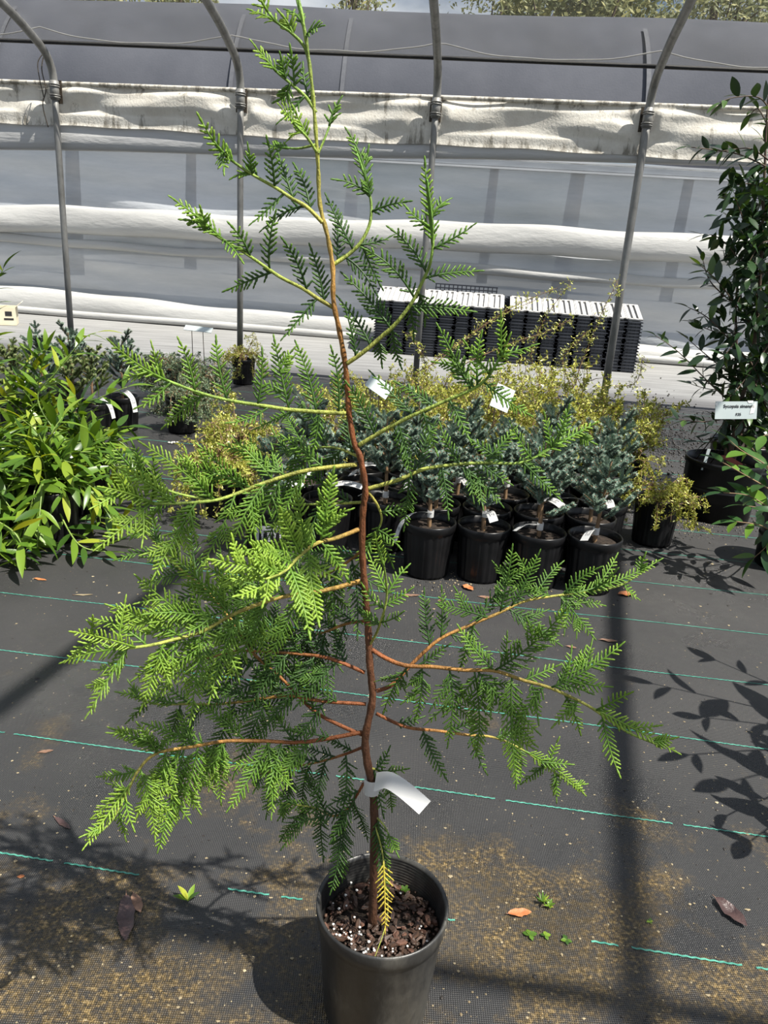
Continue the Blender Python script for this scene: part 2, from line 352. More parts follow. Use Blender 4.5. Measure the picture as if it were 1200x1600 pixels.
fold(1.03, 1.36, 1.17, 1.50, .13, .4); fold(.86, .97, .88, 1.00, .06, 2.0); fold(0, .29, 0, .20, .14, 1.1, 1); 
mb = MB(); mb.tube([HL(x, WY-.17, .045+.004*math.sin(x*2)) for x in xs], .045, 8); part('bottom_roll', mb, M['fold'], wall)
mb = MB()
for dz, dy, hh_, dd in ((2.165, -.03, .022, .05), (2.115, -.022, .060, .03), (2.065, -.035, .022, .055)):
    mb.box(HL(0, WY+dy, dz), (16, dd, hh_), Matrix.Rotation(math.atan(K), 3, 'Z'))
rail = solo('hip_rail', mb, M['rail'], HL(0, WY, 2.06), 'pale metal rail along the top of the plastic film wall', 'rail', smooth=False)
mb = MB(); P = []
for j in range(25):
    u = j/24; th = u*math.pi/2
    P.append([HL(x, WY+.02+1.75*(1-math.cos(th))**.9+.012*math.sin(x*2.5+u*4), 2.19+1.83*math.sin(th)**.95+.015*math.sin(x*1.1+u*5)) for x in xs])
for j in range(1, 8): P.append([HL(x, WY+1.77+j*.35, 4.02-.02*j*j) for x in xs])
mb.grid(P); roof = solo('shade_roof', mb, M['shade'], HL(0, WY+.5, 2.2), 'dark grey shade cloth roof over the neighbouring hoop house', 'shade cloth')
for x in (-5.2, -2.2, -.86, 2.62, 4.4):
    mb = MB(); P = []
    for j in range(16):
        u = j/24; th = u*math.pi/2
        P.append([HL(x+dx+.06*u, WY-.004+1.75*(1-math.cos(th))**.9, 2.20+1.83*math.sin(th)**.95) for dx in (0, .05)])
    mb.grid(P); part('seam', mb, M['seam'], roof)

# hoops of this house
PY = 6.25
def hoop_path(x0, z0=0.0):
    pr = [(0, z0), (0, 1.0), (0, 1.9), (0, 2.12), (.012, 2.2), (.05, 2.272), (.11, 2.325), (.2, 2.368), (.43, 2.452), (.64, 2.508), (.85, 2.56), (1.3, 2.69), (2, 2.89), (3, 3.17), (4, 3.45), (5, 3.70), (6, 3.92), (7, 4.06), (8, 4.11), (9.5, 4.0), (11.5, 3.5), (13.5, 2.75), (14.2, 2.4), (14.35, 2.1), (14.35, 0)]
    pts = []
    for s, z in pr:
        d = s/math.hypot(1, K); pts.append(Vector((x0+K*d, PY+K*x0-d, z)))
    return pts
posts = [(-2.73, 'galvanised hoop pipe with a dark cord hanging at its joint'), (-1.272, 'galvanised hoop pipe with a small twiggy shrub at its foot'),
         (.182, 'galvanised hoop pipe standing before the taller tray stack'), (1.672, 'galvanised hoop pipe standing before the lower tray stack')]
for x in (-7.0, -5.6, -4.19, 3.13, 4.59, 6.05): posts.append((x, 'galvanised hoop pipe arching over the ground cloth beyond the tray stacks'))
for x, lab in posts:
    vis = -3 < x < 2
    r = empty('hoop_frame', (x, PY+K*x, 0), lab, 'hoop frame', None if vis else 'hoop pipes beside the view')
    p = hoop_path(x); mb = MB()
    mb.tube(p[:4], .024 if x < 1.6 else .029, 14); part('ground_post', mb, M['steel'], r)
    mb = MB(); mb.tube(spline(p[3:], 140), .029, 14); part('hoop_pipe', mb, M['steel'], r)
    mb = MB(); mb.tube([p[3]+Vector((0, 0, -.10)), p[3]+Vector((0, 0, .03))], .034, 14); part('sleeve', mb, M['steel'], r)
    for dz in (-.085, -.07, -.01, .005):
        mb = MB(); mb.tube([p[3]+Vector((.037*math.cos(q*math.pi/8), .037*math.sin(q*math.pi/8), dz)) for q in range(17)], .0045, 5, cap=False); part('wire_wrap', mb, M['steel'], r)
    mb = MB(); mb.box(p[3]+Vector((.0, .0405, -.04)), (.085, .009, .16), Matrix.Rotation(math.atan(K), 3, 'Z')); part('bracket', mb, M['rust'], r, False)
    if lab.endswith('its joint'):
        mb = MB(); q0 = p[3]+Vector((-.05, -.01, .22)); mb.tube(spline([q0, q0+Vector((-.02, -.03, -.12)), q0+Vector((.0, -.03, -.26)), q0+Vector((-.03, -.035, -.37)), q0+Vector((0, -.035, -.52))], 20), .004, 5)
        mb.tube(spline([q0, q0+Vector((-.05, -.02, -.08)), q0+Vector((-.04, -.03, -.2)), q0+Vector((-.02, -.03, -.31))], 14), .0035, 5); part('cord', mb, M['rust'], r)
mb = MB()
sP = [h for h in hoop_path(0)]
def purlin(s, z):
    mb = MB(); d = s/math.hypot(1, K); mb.tube([Vector((x+K*d, PY+K*x-d, z)) for x in (-8, -4, 0, 4, 8)], .021, 10)
    solo('roof_purlin', mb, M['steel'], (0, PY-d, z), 'straight galvanised purlin pipe under the roof hoops', 'purlin pipe', 'roof purlins')
purlin(6.1, 3.885); purlin(8.1, 4.06)

# white tarp valance and the rolled curtain below it
xs2 = [-5.0+10.6*i/420 for i in range(421)]
pxs = [p[0] for p in posts]
def tarp(x, u):
    zt = 2.165+.008*x; zb = 1.845+.006*math.sin(x*2.2)+.004*math.sin(x*9)
    near_ = max(0, 1-min(abs(x-p) for p in pxs)/.45); ph = min(((x-p) for p in pxs), key=abs)
    d = .03*math.sin(u*math.pi)+.020*math.sin(x*3.3+u*2.2+math.sin(x*1.3))+.014*math.sin(x*7.7-u*6+1.5*math.sin(x*2))+.010*math.sin(u*9+x*2.1+math.sin(x*5))
    d += .05*near_**1.5*math.sin(u*math.pi)*math.sin(ph*9-(u-.9)*5*(1 if ph > 0 else -1))
    d += .018*math.exp(-((u-.82)/.1)**2)
    if u > .93: d += (u-.93)*.3
    d = d*(.25+.75*min(1, u*2))-.018*(1-min(1, u*2))
    off = .045+.045*u-d*.9; z = zb+(zt-zb)*u; dd = min(abs(x-p) for p in pxs)
    off = off*min(1, u*5)+.036*(1-min(1, u*5)); lim = .0445 if z > 2.0 else .031+.0135*max(0, (z-1.9)/.1)
    off = max(.016, min(off, .044+max(0, z-1.93)*.8))
    return HL(x, PY+max(off, lim-max(0, dd-.06)*1.3), z)
mb = MB(); J = 30; aa = [j/J for j in range(J+1) for _ in xs2]
mb.grid([[tarp(x, j/J) for x in xs2] for j in range(J+1)], aa)
tv = solo('tarp_valance', mb, M['tarp'], HL(0, PY+.06, 1.84), 'weathered white tarp valance with mildew streaks hung along the hoops', 'tarp')
mb = MB(); mb.tube([HL(x, PY+.063, 2.165+.008*x) for x in xs2[::6]], .016, 8); part('top_roll', mb, M['tarp'], tv)
mb = MB(); P = []
for k in range(17):
    th = 2*math.pi*k/16
    P.append([HL(x, PY+.098-.050*math.cos(th)-.016*max(0, -math.sin(th))+.003*math.sin(x*3+th*2), (1.745+.022*(x+4)*.9)+(.115-.010*(x+4))*math.sin(th)+.006*math.sin(x*1.9)) for x in xs2 if x < 2.6])
mb.grid(P); rc = solo('rolled_curtain', mb, M['curtain'], HL(0, PY+.14, 1.7), 'rolled up pale plastic side curtain below the tarp valance', 'curtain')

# shade net over the wall side of the hoops, with its black hem
mb = MB(); P = []; path0 = spline(hoop_path(0)[4:13], 26); UW = Vector((1, K, 0)).normalized(); NO = []
for j, q in enumerate(path0):
    t_ = (path0[min(j+1, 26)]-path0[max(j-1, 0)]).normalized(); n_ = UW.cross(t_).normalized(); NO.append(n_ if n_.dot(Vector((0, 1, 1))) > 0 else -n_)
j0 = next(j for j, q in enumerate(path0) if q.z > 2.335)
for j, q in enumerate(path0):
    u = max(0, j-j0)/26; row = []
    for x in xs2[::3]:
        free = min(1, max(0, min(abs(x-p) for p in pxs)-.06)/.2)
        wv = (.02*math.sin(x*2.1+j*.25)*u+.012*math.sin(x*5.3+j*.7)*min(1, u*3)-.035*max(0, math.sin((x+1.27)/1.46*math.pi*2-math.pi/2))*min(1, u*4))*free
        row.append(Vector((q.x+x, q.y+K*x, q.z))+NO[j]*.0286+Vector((0, 0, wv)))
    P.append(row)
P[j0] = [q+NO[j0]*.0135 for q in P[j0]]; mb.grid(P[j0:]); netob = solo('shade_net', mb, M['net'], HL(0, PY-.3, 2.4), 'thin grey shade net sagging between the roof hoops', 'shade net')
mb = MB(); mb.tube([P[j0][i] for i in range(len(P[3]))], .014, 6); part('hem', mb, M['hem'], netob)
mb = MB(); mb.tube([P[j0][i]+Vector((0, -.03, .012+.075*max(0, 1-min(abs(xs2[3*i]-p) for p in pxs)/.55)**1.6+.003*math.sin(i*1.1))) for i in range(len(P[3]))], .0045, 5); part('sag_cord', mb, M['sag'], netob)

# far trees
def far_tree(px, py, Y, rx, rz, n, lab, col='tree'):
    c = at(px, py, Y); r = empty('far_tree', (c.x, c.y, 0), lab, 'tree', None)
    mb = MB(); mb.tube([Vector((c.x, c.y, 0)), Vector((c.x+.1, c.y, c.z*.5)), Vector((c.x-.1, c.y, c.z))], [.22, .16, .08], 8); part('trunk', mb, M['darktwig'], r)
    mb = MB()
    cl = [(Vector((c.x+random.gauss(0, rx*.5), c.y+random.gauss(0, rx*.4), c.z+random.gauss(0, rz*.5)))) for _ in range(26)]
    for q in cl[:14]: mb.tube([Vector((c.x, c.y, c.z*.55)), (q+Vector((c.x, c.y, c.z*.55)))*.5+rv(.15), q], [.06, .04, .012], 5)
    part('limbs', mb, M['darktwig'], r); mb = MB()
    for _ in range(n):
        q = random.choice(cl)+rv(.33); s = R(.05, .12); d1 = rv().normalized(); d2 = d1.orthogonal().normalized()
        mb.add([q-d1*s, q+d2*s*.5, q+d1*s, q-d2*s*.5], [(0, 1, 2, 3)], R(0, 1))
    fo = part('foliage', mb, M['tree'], r); fo['kind'] = 'stuff'
far_tree(930, 20, 19, 2.2, .9, 6500, 'olive green tree rising over the shade roof beside a blue gap')
far_tree(1120, 10, 27, 2.6, 1.5, 6500, 'dense olive tree rising over the shade roof near the sign shrub')
far_tree(800, -40, 33, 1.8, 1.7, 3000, 'loose pale tree crown half above the shade roof')
far_tree(290, 0, 28, 1.0, .65, 1500, 'small yellowish tree top peeping over the shade roof')
far_tree(90, -20, 20, 2.0, 1.1, 5000, 'grey green tree behind the bent hoop with the cord')
far_tree(560, -10, 24, .5, .5, 500, 'thin yellow twig top over the middle of the shade roof')

# ------------------------------------------------------------------ tray stacks
LW, LD = .172, .46
def tray_mb(top, tall):
    mb = MB(); hgt = tall-.0027
    mb.box((0, 0, .004), (LW-.040, LD-.040, .008))
    for sx_ in (-1, 1): mb.box((sx_*(LW/2-.022), 0, hgt/2), (.006, LD-.044, hgt)); mb.box((0, sx_*(LD/2-.022), hgt/2), (LW-.044, .006, hgt))
    for sx_ in (-1, 1): mb.box((sx_*(LW/2-.013), 0, hgt-.003), (.026, LD, .011)); mb.box((0, sx_*(LD/2-.013), hgt-.003), (LW, .026, .011))
    if top:
        for k in range(3): mb.box(((k-1)*LW/3, 0, hgt+.002), (LW/3*.48, LD-.02, .008))
    else:
        for k in range(4): mb.box(((k-1.5)*LW/4, -LD/2+.016, hgt*.5), (.010, .012, hgt*.9))
    return mb
rotK = math.atan(K)
def pile(xl, Y0, cols, layers, pitch, lab, grp):
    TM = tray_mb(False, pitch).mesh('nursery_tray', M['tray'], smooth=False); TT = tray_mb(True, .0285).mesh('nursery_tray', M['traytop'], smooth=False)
    T = (layers-1)*pitch-.0038; tilt = .285; z0 = T+(LD/2)*math.sin(tilt)-.001; zr = z0+(LD/2-.0125)*math.tan(tilt)
    for cidx in range(cols):
        x = xl+(cidx+.5)*(LW+.004)*math.cos(rotK)
        for k in range(layers):
            top = k == layers-1
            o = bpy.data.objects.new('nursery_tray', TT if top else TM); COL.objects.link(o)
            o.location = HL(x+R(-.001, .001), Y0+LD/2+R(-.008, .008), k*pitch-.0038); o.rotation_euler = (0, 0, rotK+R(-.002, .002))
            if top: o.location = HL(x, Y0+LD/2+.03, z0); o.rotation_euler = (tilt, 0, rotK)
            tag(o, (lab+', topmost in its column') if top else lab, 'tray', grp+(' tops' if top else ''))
    n = int((zr+.0038)/.031); ph = (zr+.0038)/n; src = tray_mb(False, ph); mb = MB(); Rz = Matrix.Rotation(rotK, 3, 'Z')   # the row behind, on which the top trays lean
    for cidx in range(cols):
        for k in range(n):
            c = HL(xl+(cidx+.5)*(LW+.004)*math.cos(rotK), Y0+LD*1.5+.016, k*ph-.0038); mb.add([c+Rz @ q for q in src.v], src.f)
    return mb, zr
pa, za = pile(-.225, 8.68, 8, 20, .0285, 'black plastic nursery tray in the taller of two tray stacks', 'trays of the taller stack')
pb, zb_ = pile(1.235, 8.68, 8, 17, .0335, 'black plastic nursery tray in the lower of two tray stacks', 'trays of the lower stack')
pa.add(pb.v, pb.f)
solo('nursery_trays', pa, M['tray'], HL(1.2, 9.3, 0), 'black plastic nursery trays stacked in a second row against the film wall', 'tray', kind='stuff', smooth=False)
# grid plug tray standing behind
c = HL(.78, 9.36, za); r = empty('plug_tray_rack', c, 'low black grid tray standing on edge behind the taller tray stack', 'tray rack')
Rz = Matrix.Rotation(rotK, 3, 'Z'); mb = MB()
for k in range(15): mb.box(c+Rz @ Vector((-.35+k*.05, 0, .046)), (.012, .03, .094), Rz)
part('upright_bars', mb, M['tray'], r, False); mb = MB()
for k in range(3): mb.box(c+Rz @ Vector((0, -.004, .0065+k*.041)), (.72, .025, .014), Rz)
part('cross_bars', mb, M['tray'], r, False)

# card carton by the far wall
c = gnd(2, 506); r = empty('carton', c, 'cream cardboard carton with a dark printed mark beside the film wall', 'carton')
Rb = Matrix.Rotation(.35, 3, 'Z'); mb = MB()
for dx, dy, sx_, sy_ in ((-.17, 0, .008, .26), (.17, 0, .008, .26), (0, -.13, .34, .008), (0, .13, .34, .008)): mb.box(c+Rb @ Vector((dx, dy, .10)), (sx_, sy_, .20), Rb)
mb.box(c+Vector((0, 0, .006)), (.34, .26, .01), Rb); part('walls', mb, M['card'], r, False)
mb = MB(); mb.box(c+Rb @ Vector((.20, 0, .225)), (.10, .25, .006), Rb @ Matrix.Rotation(-.7, 3, 'Y')); part('flap', mb, M['card'], r, False)
mb = MB(); mb.box(c+Rb @ Vector((.10, -.1355, .13)), (.07, .003, .05), Rb); mb.box(c+Rb @ Vector((.10, -.1355, .07)), (.10, .003, .02), Rb); part('printed_mark', mb, M['black'], r, False)

# ------------------------------------------------------------------ main conifer in its pot
PC = gnd(598, 1408, .20); PC.z = 0; TY = PC.y
tree = empty('potted_conifer', PC, 'tall young conifer with feathery scale-leaf sprays in a scuffed black pot', 'potted tree')
mb = MB()
prof = [(.0, .004), (.072, .004), (.077, .0), (.079, .006), (.0915, .168), (.0925, .170), (.0945, .1715), (.0965, .186), (.0970, .197), (.0955, .2005), (.0935, .200)]
z = .197; rr = .0915
while z > .145:
    prof += [(rr, z), (rr-.0009, z-.0018), (rr-.0009, z-.0036)]; z -= .005; rr -= .00045
prof += [(.0885, .140), (.080, .10)]
mb.lathe(prof, 72, PC); pot = part('pot', mb, M['bigpot'], tree)
mb = MB(); P = []
for i in range(15):
    row = []
    for k in range(49):
        th = 2*math.pi*k/48; rr = .0886*i/14
        row.append(PC+Vector((rr*math.cos(th), rr*math.sin(th), .150+.006*math.sin(rr*70+2*math.sin(th))*math.cos(th*3)+(.002*math.sin(th*17+i*5) if i < 14 else 0)-.004*(i/14))))
    P.append(row)
mb.grid(P); soil = part('soil', mb, M['soil'], tree)
chips = []
for k in range(7):
    mb = MB(); lx, ly, lz = R(.010, .021), R(.006, .012), R(.002, .005)
    ring = [Vector((lx/2*math.cos(a_)*R(.75, 1.1), ly/2*math.sin(a_)*R(.7, 1.15), 0)) for a_ in [j*math.pi/3+R(-.2, .2) for j in range(6)]]
    mb.add([q+Vector((0, 0, -lz/2)) for q in ring]+[q*.85+Vector((0, 0, lz/2+R(-.001, .001))) for q in ring], [(5, 4, 3, 2, 1, 0), (6, 7, 8, 9, 10, 11)]+[(j, (j+1) % 6, 6+(j+1) % 6, 6+j) for j in range(6)])
    chips.append(mb.mesh('bark_chip', M['barkred'] if k in (1, 4) else M['bark'], smooth=False))
for k in range(190):
    th = R(0, 6.283); rr = .083*math.sqrt(R(.02, 1)); s = R(.55, 1.25)
    place('bark_chip', random.choice(chips), soil, Matrix.Translation((rr*math.cos(th), rr*math.sin(th), .153+R(0, .007))) @ Matrix.Rotation(R(0, 6.28), 4, 'Z') @ Matrix.Rotation(random.gauss(0, .4), 4, 'X') @ Matrix.Rotation(random.gauss(0, .3), 4, 'Y') @ Matrix.Scale(s, 4))
def blob(mb, c, r, a=0.0, fl=1.0):
    ex, ey = R(.55, 1.5) if fl < 1 else 1, R(.5, 1.3) if fl < 1 else 1
    vs = [c+Vector((x*r*R(.8, 1.2)*ex, y*r*R(.8, 1.2)*ey, z*r*R(.7, 1.1)*fl)) for x, y, z in ((1, 0, 0), (-1, 0, 0), (0, 1, 0), (0, -1, 0), (0, 0, 1), (0, 0, -1), (.6, .6, .55), (-.6, .6, .55), (-.6, -.6, .55), (.6, -.6, .55))]
    mb.add(vs, [(4, 6, 7), (4, 7, 8), (4, 8, 9), (4, 9, 6), (0, 2, 6), (2, 7, 6), (2, 1, 7), (1, 8, 7), (1, 3, 8), (3, 9, 8), (3, 0, 9), (0, 6, 9), (0, 5, 2), (2, 5, 1), (1, 5, 3), (3, 5, 0)], a)
mb = MB()
for k in range(60):
    th = random.gauss(3.9, .75) if k < 45 else R(0, 6.28); rr = .085*math.sqrt(R(.15, 1)); blob(mb, PC+Vector((rr*math.cos(th), rr*math.sin(th), .160+R(0, .002))), R(.0014, .0027))
part('perlite', mb, M['perlite'], soil)['kind'] = 'stuff'
mb = MB()
for k in range(420):
    th = R(0, 6.28); rr = .086*math.sqrt(R(0, 1)); blob(mb, PC+Vector((rr*math.cos(th), rr*math.sin(th), .153+R(0, .005))), R(.001, .004))
part('soil_crumbs', mb, M['bark'], soil)['kind'] = 'stuff'
def seedling(c, s, n=5, up=.01):
    mb = MB(); c = Vector(c); mb.tube([c, c+Vector((0, 0, up))], .0008, 5)
    for k in range(n):
        th = k*6.283/n+R(-.3, .3); d = Vector((math.cos(th), math.sin(th), .35)).normalized(); sd = Vector((-math.sin(th), math.cos(th), 0)); q = c+Vector((0, 0, up))
        mb.add([q, q+d*s*.4+sd*s*.32, q+d*s*.9+sd*s*.25, q+d*s, q+d*s*.9-sd*s*.25, q+d*s*.4-sd*s*.32], [(0, 1, 2, 3), (0, 3, 4, 5)], R(.4, .9))
    return mb
part('seedling', seedling(gnd(632, 1398, .157), .008), M['sarco'], soil)
part('seedling', seedling(gnd(622, 1358, .157), .005, 4), M['sarco'], soil)

# scale-leaf sprays
def twiglet(mb, p, d, n, length, wd, a0, a1, K_=4):
    sd = n.cross(d).normalized(); nn = d.cross(sd).normalized(); vs = []; aa = []
    rings = 2*K_
    for i in range(rings):
        u = i/(rings-1); ww = wd*(1-.45*u)*(1.0 if i % 2 == 0 else .62)
        if i == 0: ww = wd*.5
        q = p+d*(length*u)+nn*(length*.10*math.sin(u*2))
        vs += [q+sd*ww, q+nn*ww*.55, q-sd*ww, q-nn*ww*.55]; aa += [a0+(a1-a0)*u]*4
    vs.append(p+d*(length*1.06)+nn*length*.08); aa.append(a1); e = len(vs)-1
    fs = [(i*4+k, i*4+(k+1) % 4, (i+1)*4+(k+1) % 4, (i+1)*4+k) for i in range(rings-1) for k in range(4)]+[((rings-1)*4+k, (rings-1)*4+(k+1) % 4, e) for k in range(4)]
    mb.add(vs, fs, aa)
def frond(mb, p0, p1, n, sag=0.0, lmax=None, age=(.2, .8), order=1, wd=.0019, dens=.0060):
    ax = p1-p0; ln = ax.length
    if ln < .004: return
    n = (n-ax.normalized()*n.dot(ax.normalized())).normalized()
    mid = (p0+p1)*.5+Vector((0, 0, sag))+n.cross(ax)*R(-.10, .10)
    C = lambda u: p0*(1-u)**2+mid*2*u*(1-u)+p1*u*u
    T = lambda u: ((mid-p0)*(1-u)+(p1-mid)*u).normalized()
    lmax = lmax or min(.024, max(.008, .172*ln))
    k = max(5, int(ln/dens)); us = [i/8 for i in range(9)]
    mb.tube([C(u) for u in us], [.0015*(1-.55*u) for u in us], 5, [age[0]+(age[1]-age[0])*u for u in us])
    for i in range(k):
        u = .06+.93*i/k; t_ = T(u); sd = n.cross(t_).normalized()
        for s in (1, -1):
            if random.random() < .07: continue
            uu = min(1, u+(.4/k if s > 0 else 0)); l = lmax*min(1, .45+uu*3)*(1-uu**1.8)**.8*R(.75, 1.12)+.0045
            ang = R(.70, .92); d = (t_*math.cos(ang)+sd*s*math.sin(ang)+n*R(-.25, .2)).normalized()
            a0 = age[0]+(age[1]-age[0])*uu*.8; a1 = min(1, a0+.24+(.12 if uu > .8 else 0))
            if order > 1 and ln > .07 and .1 < uu < .62 and random.random() < .14:
                l2 = l*R(1.5, 2.1); frond(mb, C(uu), C(uu)+d*l2, (n+rv(.2)).normalized(), 0, l2*.26, (a0, a1), 1, wd*.9, .0062); continue
            twiglet(mb, C(uu), d, n, l, wd, a0, a1, 3 if l < .012 else 4)
            if order > 1 and l > .015:
                for w_ in (.4, .68):
                    d2 = (d*.8+n.cross(d)*random.choice((1, -1))*.6).normalized(); twiglet(mb, C(uu)+d*l*w_, d2, n, l*.40*(1.15-w_), wd*.85, a0+.1, a1, 2)
    twiglet(mb, C(.97), T(1), n, .012, wd, age[1]*.9, age[1], 3)

VF = Vector((0, CP, -SP)); VR = Vector((1, 0, 0)); VU = Vector((0, SP, CP))
nspray = [0]
def add_spray(parent, p0, p1, age, sag=0.0, tilt=.45, order=1, lmax=None, mat='spray', wd=.0019):
    n = (-VF+Vector((R(-tilt, tilt), R(-.2, .2), R(-tilt, tilt)+.25))).normalized(); mb = MB()
    frond(mb, p0, p1, n, sag, lmax, age, order, wd); nspray[0] += 1
    return part('spray', mb, M[mat], parent)
trunk_px = [(584, 1425), (585, 1310), (583, 1240), (573, 1185), (571, 1150), (582, 1092), (578, 1040), (575, 980), (570, 920), (566, 860), (567, 800), (571, 765), (563, 715), (553, 690), (545, 640), (540, 575), (531, 520), (521, 470), (520, 420), (512, 370), (500, 320), (497, 260), (493, 200), (487, 130), (478, 60), (467, 0), (461, -25)]
tp = [at(x, y, TY+.002*math.sin(i)) for i, (x, y) in enumerate(trunk_px)]
tp[0] = at(584, 1425, TY); tp[0].z = .145
mt = len(tp); mb = MB(); sp_ = spline(tp, 130)
mb.tube(sp_, [.0058*(1-.90*(i/130)**.7)+.0008+(.0004*math.sin(i*1.9)) for i in range(131)], 10, [min(1, .02+.62*(i/130/.62) if i/130 < .62 else .64+.36*((i/130-.62)/.38)) for i in range(131)])
trunk = part('trunk', mb, M['wood'], tree)
def branch(pxs_, dy0, dy1, r0, ages, expl=(), auto=None, sprayage=(.15, .8), tip=True, order=1, wd=.0019, curve=1.3):
    m = len(pxs_)
    pts = [at(x, y, TY+dy0+(dy1-dy0)*(i/(m-1))**curve) for i, (x, y) in enumerate(pxs_)]
    sp2 = spline(pts, 10*(m-1)); n = len(sp2)
    mb = MB(); mb.tube(sp2, [r0*.74*(1-.72*i/(n-1))+.0006 for i in range(n)], 7, [ages[0]+(ages[1]-ages[0])*i/(n-1) for i in range(n)])
    br = part('branch', mb, M['wood'], tree)
    L_ = [0]
    for i in range(1, n): L_.append(L_[-1]+(sp2[i]-sp2[i-1]).length)
    tot = L_[-1]
    def nearest(px, py):
        d = ray(px, py).normalized(); return min(range(n), key=lambda i: ((sp2[i]-CO)-d*(sp2[i]-CO).dot(d)).length)
    for bx, by, tx, ty, *dy in expl:
        i = nearest(bx, by); p0 = sp2[i]; p1 = at(tx, ty, p0.y+(dy[0] if dy else R(-.02, .02))); u = L_[i]/tot
        add_spray(br, p0, p1, (sprayage[0]+(sprayage[1]-sprayage[0])*u*.55, min(1, sprayage[0]+(sprayage[1]-sprayage[0])*(.45+.55*u))), R(-.004, .006), order=order, wd=wd)
    if auto:
        num, t0, ln, upw, dnw, hang = auto
        for k in range(num):
            u = t0+(.97-t0)*(k+R(-.25, .25))/max(1, num-1); u = min(.97, max(.02, u)); i = min(range(n), key=lambda i: abs(L_[i]-u*tot))
            p0 = sp2[i]; T_ = (sp2[min(i+1, n-1)]-sp2[max(i-1, 0)]).normalized()
            s = 1 if k % 2 == 0 else -1
            sv = VF.cross(T_).normalized()
            if sv.z < 0: sv = -sv
            wgt = upw if s > 0 else dnw
            if wgt < .05: s = -s; wgt = max(upw, dnw)
            l = ln*.86*wgt*(.45+.75*math.sin(min(1, (u+.12))*2.6))*R(.75, 1.15)*(1 if u < .8 else 1-.9*(u-.8)/.25)
            l = max(l, .02)
            d = (T_*R(.55, .95)+sv*s*R(.6, .9)+VF*R(-.55, .45)+Vector((0, 0, -hang*(1 if s < 0 else .35)))).normalized()
            a0 = sprayage[0]+(sprayage[1]-sprayage[0])*u*.5; a1 = sprayage[0]+(sprayage[1]-sprayage[0])*(.4+.6*u)
            add_spray(br, p0, p0+d*l, (a0, min(1, a1)), R(.0, .10)*l, tilt=.6, order=order, wd=wd)
    if tip:
        i = int(n*.74); add_spray(br, sp2[i], sp2[-1]+(sp2[-1]-sp2[-3]).normalized()*.012, (sprayage[1]*.75, sprayage[1]), (sp2[(i+n)//2]-(sp2[i]+sp2[-1])*.5).z, lmax=.0095, wd=wd)
    return br
GR = (.80, 1.0)
# crown
branch([(478, 62), (472, 30), (464, 0), (460, -25)], 0, 0, .0016, (.95, 1), [(478, 56, 499, 42), (472, 40, 454, 18)], None, (.35, .75), order=1)
branch([(484, 102), (476, 74), (456, 52), (432, 34), (414, 12), (404, -8)], 0, -.01, .0017, (.92, 1), [(434, 36, 396, 18), (458, 54, 446, 30)], None, (.55, .9))
branch([(494, 176), (478, 152), (456, 132), (432, 112), (416, 94)], 0, -.015, .0018, (.9, 1), [(446, 124, 440, 96), (462, 136, 456, 88), (484, 158, 474, 112), (452, 130, 440, 154), (476, 152, 444, 184)], None, (.2, .75))
branch([(495, 238), (480, 215), (462, 196), (450, 182)], 0, -.03, .0014, (.9, 1), [(480, 216, 464, 180), (475, 210, 455, 214)], None, (.6, 1))
branch([(497, 240), (508, 215), (520, 182)], 0, .01, .0012, (.9, 1), [], None, (.15, .5))
branch([(493, 226), (465, 232), (440, 230)], 0, .01, .0012, (.9, 1), [], None, (.2, .6))
branch([(504, 348), (480, 324), (456, 310), (432, 294), (400, 276), (372, 258), (344, 236), (327, 210)], 0, -.03, .0023, GR, [(394, 270, 390, 240), (429, 292, 420, 228), (459, 312, 436, 246), (486, 328, 465, 266), (404, 278, 373, 273), (444, 304, 401, 343), (476, 324, 416, 354), (360, 250, 352, 232), (346, 238, 350, 262)], None, (.08, .85))
branch([(520, 414), (544, 398), (564, 378), (578, 348), (579, 312), (566, 264), (554, 230)], 0, .02, .0024, (.85, 1), [(580, 330, 630, 316), (576, 308, 532, 282), (577, 310, 572, 284), (552, 388, 514, 316), (568, 380, 592, 442), (540, 402, 584, 452), (560, 382, 606, 372), (530, 410, 528, 345), (568, 268, 574, 242)], None, (.05, .6))
branch([(520, 480), (496, 466), (472, 450), (440, 434), (416, 418), (384, 396), (344, 372), (312, 352), (290, 330)], 0, -.05, .0025, GR, [(322, 358, 316, 334), (392, 398, 366, 358), (421, 420, 428, 342), (480, 454, 448, 382), (508, 470, 488, 394), (424, 428, 360, 451), (494, 468, 448, 522), (346, 374, 374, 402), (330, 362, 296, 344)], None, (.08, .85))
branch([(542, 568), (568, 550), (596, 526), (620, 504), (644, 472), (660, 440), (672, 412), (677, 372), (674, 332), (667, 280)], 0, -.03, .0028, (.82, 1), [(670, 360, 640, 330), (664, 425, 616, 362), (610, 512, 542, 434), (648, 466, 576, 392), (578, 540, 534, 472), (556, 556, 542, 492), (674, 342, 694, 316), (676, 388, 732, 358), (668, 436, 742, 424), (642, 478, 732, 486), (614, 512, 624, 566), (590, 532, 596, 562), (640, 480, 646, 520), (652, 456, 664, 498)], None, (.08, .7), order=2)
branch([(540, 646), (504, 644), (452, 640), (412, 634), (360, 626), (310, 613), (257, 593), (217, 577), (190, 552)], 0, -.08, .0028, (.84, 1), [(304, 612, 284, 540), (356, 624, 338, 538), (404, 632, 410, 556), (450, 640, 430, 536), (496, 644, 466, 544), (530, 646, 520, 552), (253, 593, 240, 547), (267, 597, 223, 633), (320, 616, 260, 663), (460, 642, 404, 668), (500, 645, 490, 700), (420, 636, 366, 660), (230, 582, 197, 592)], None, (.2, .95), order=2)
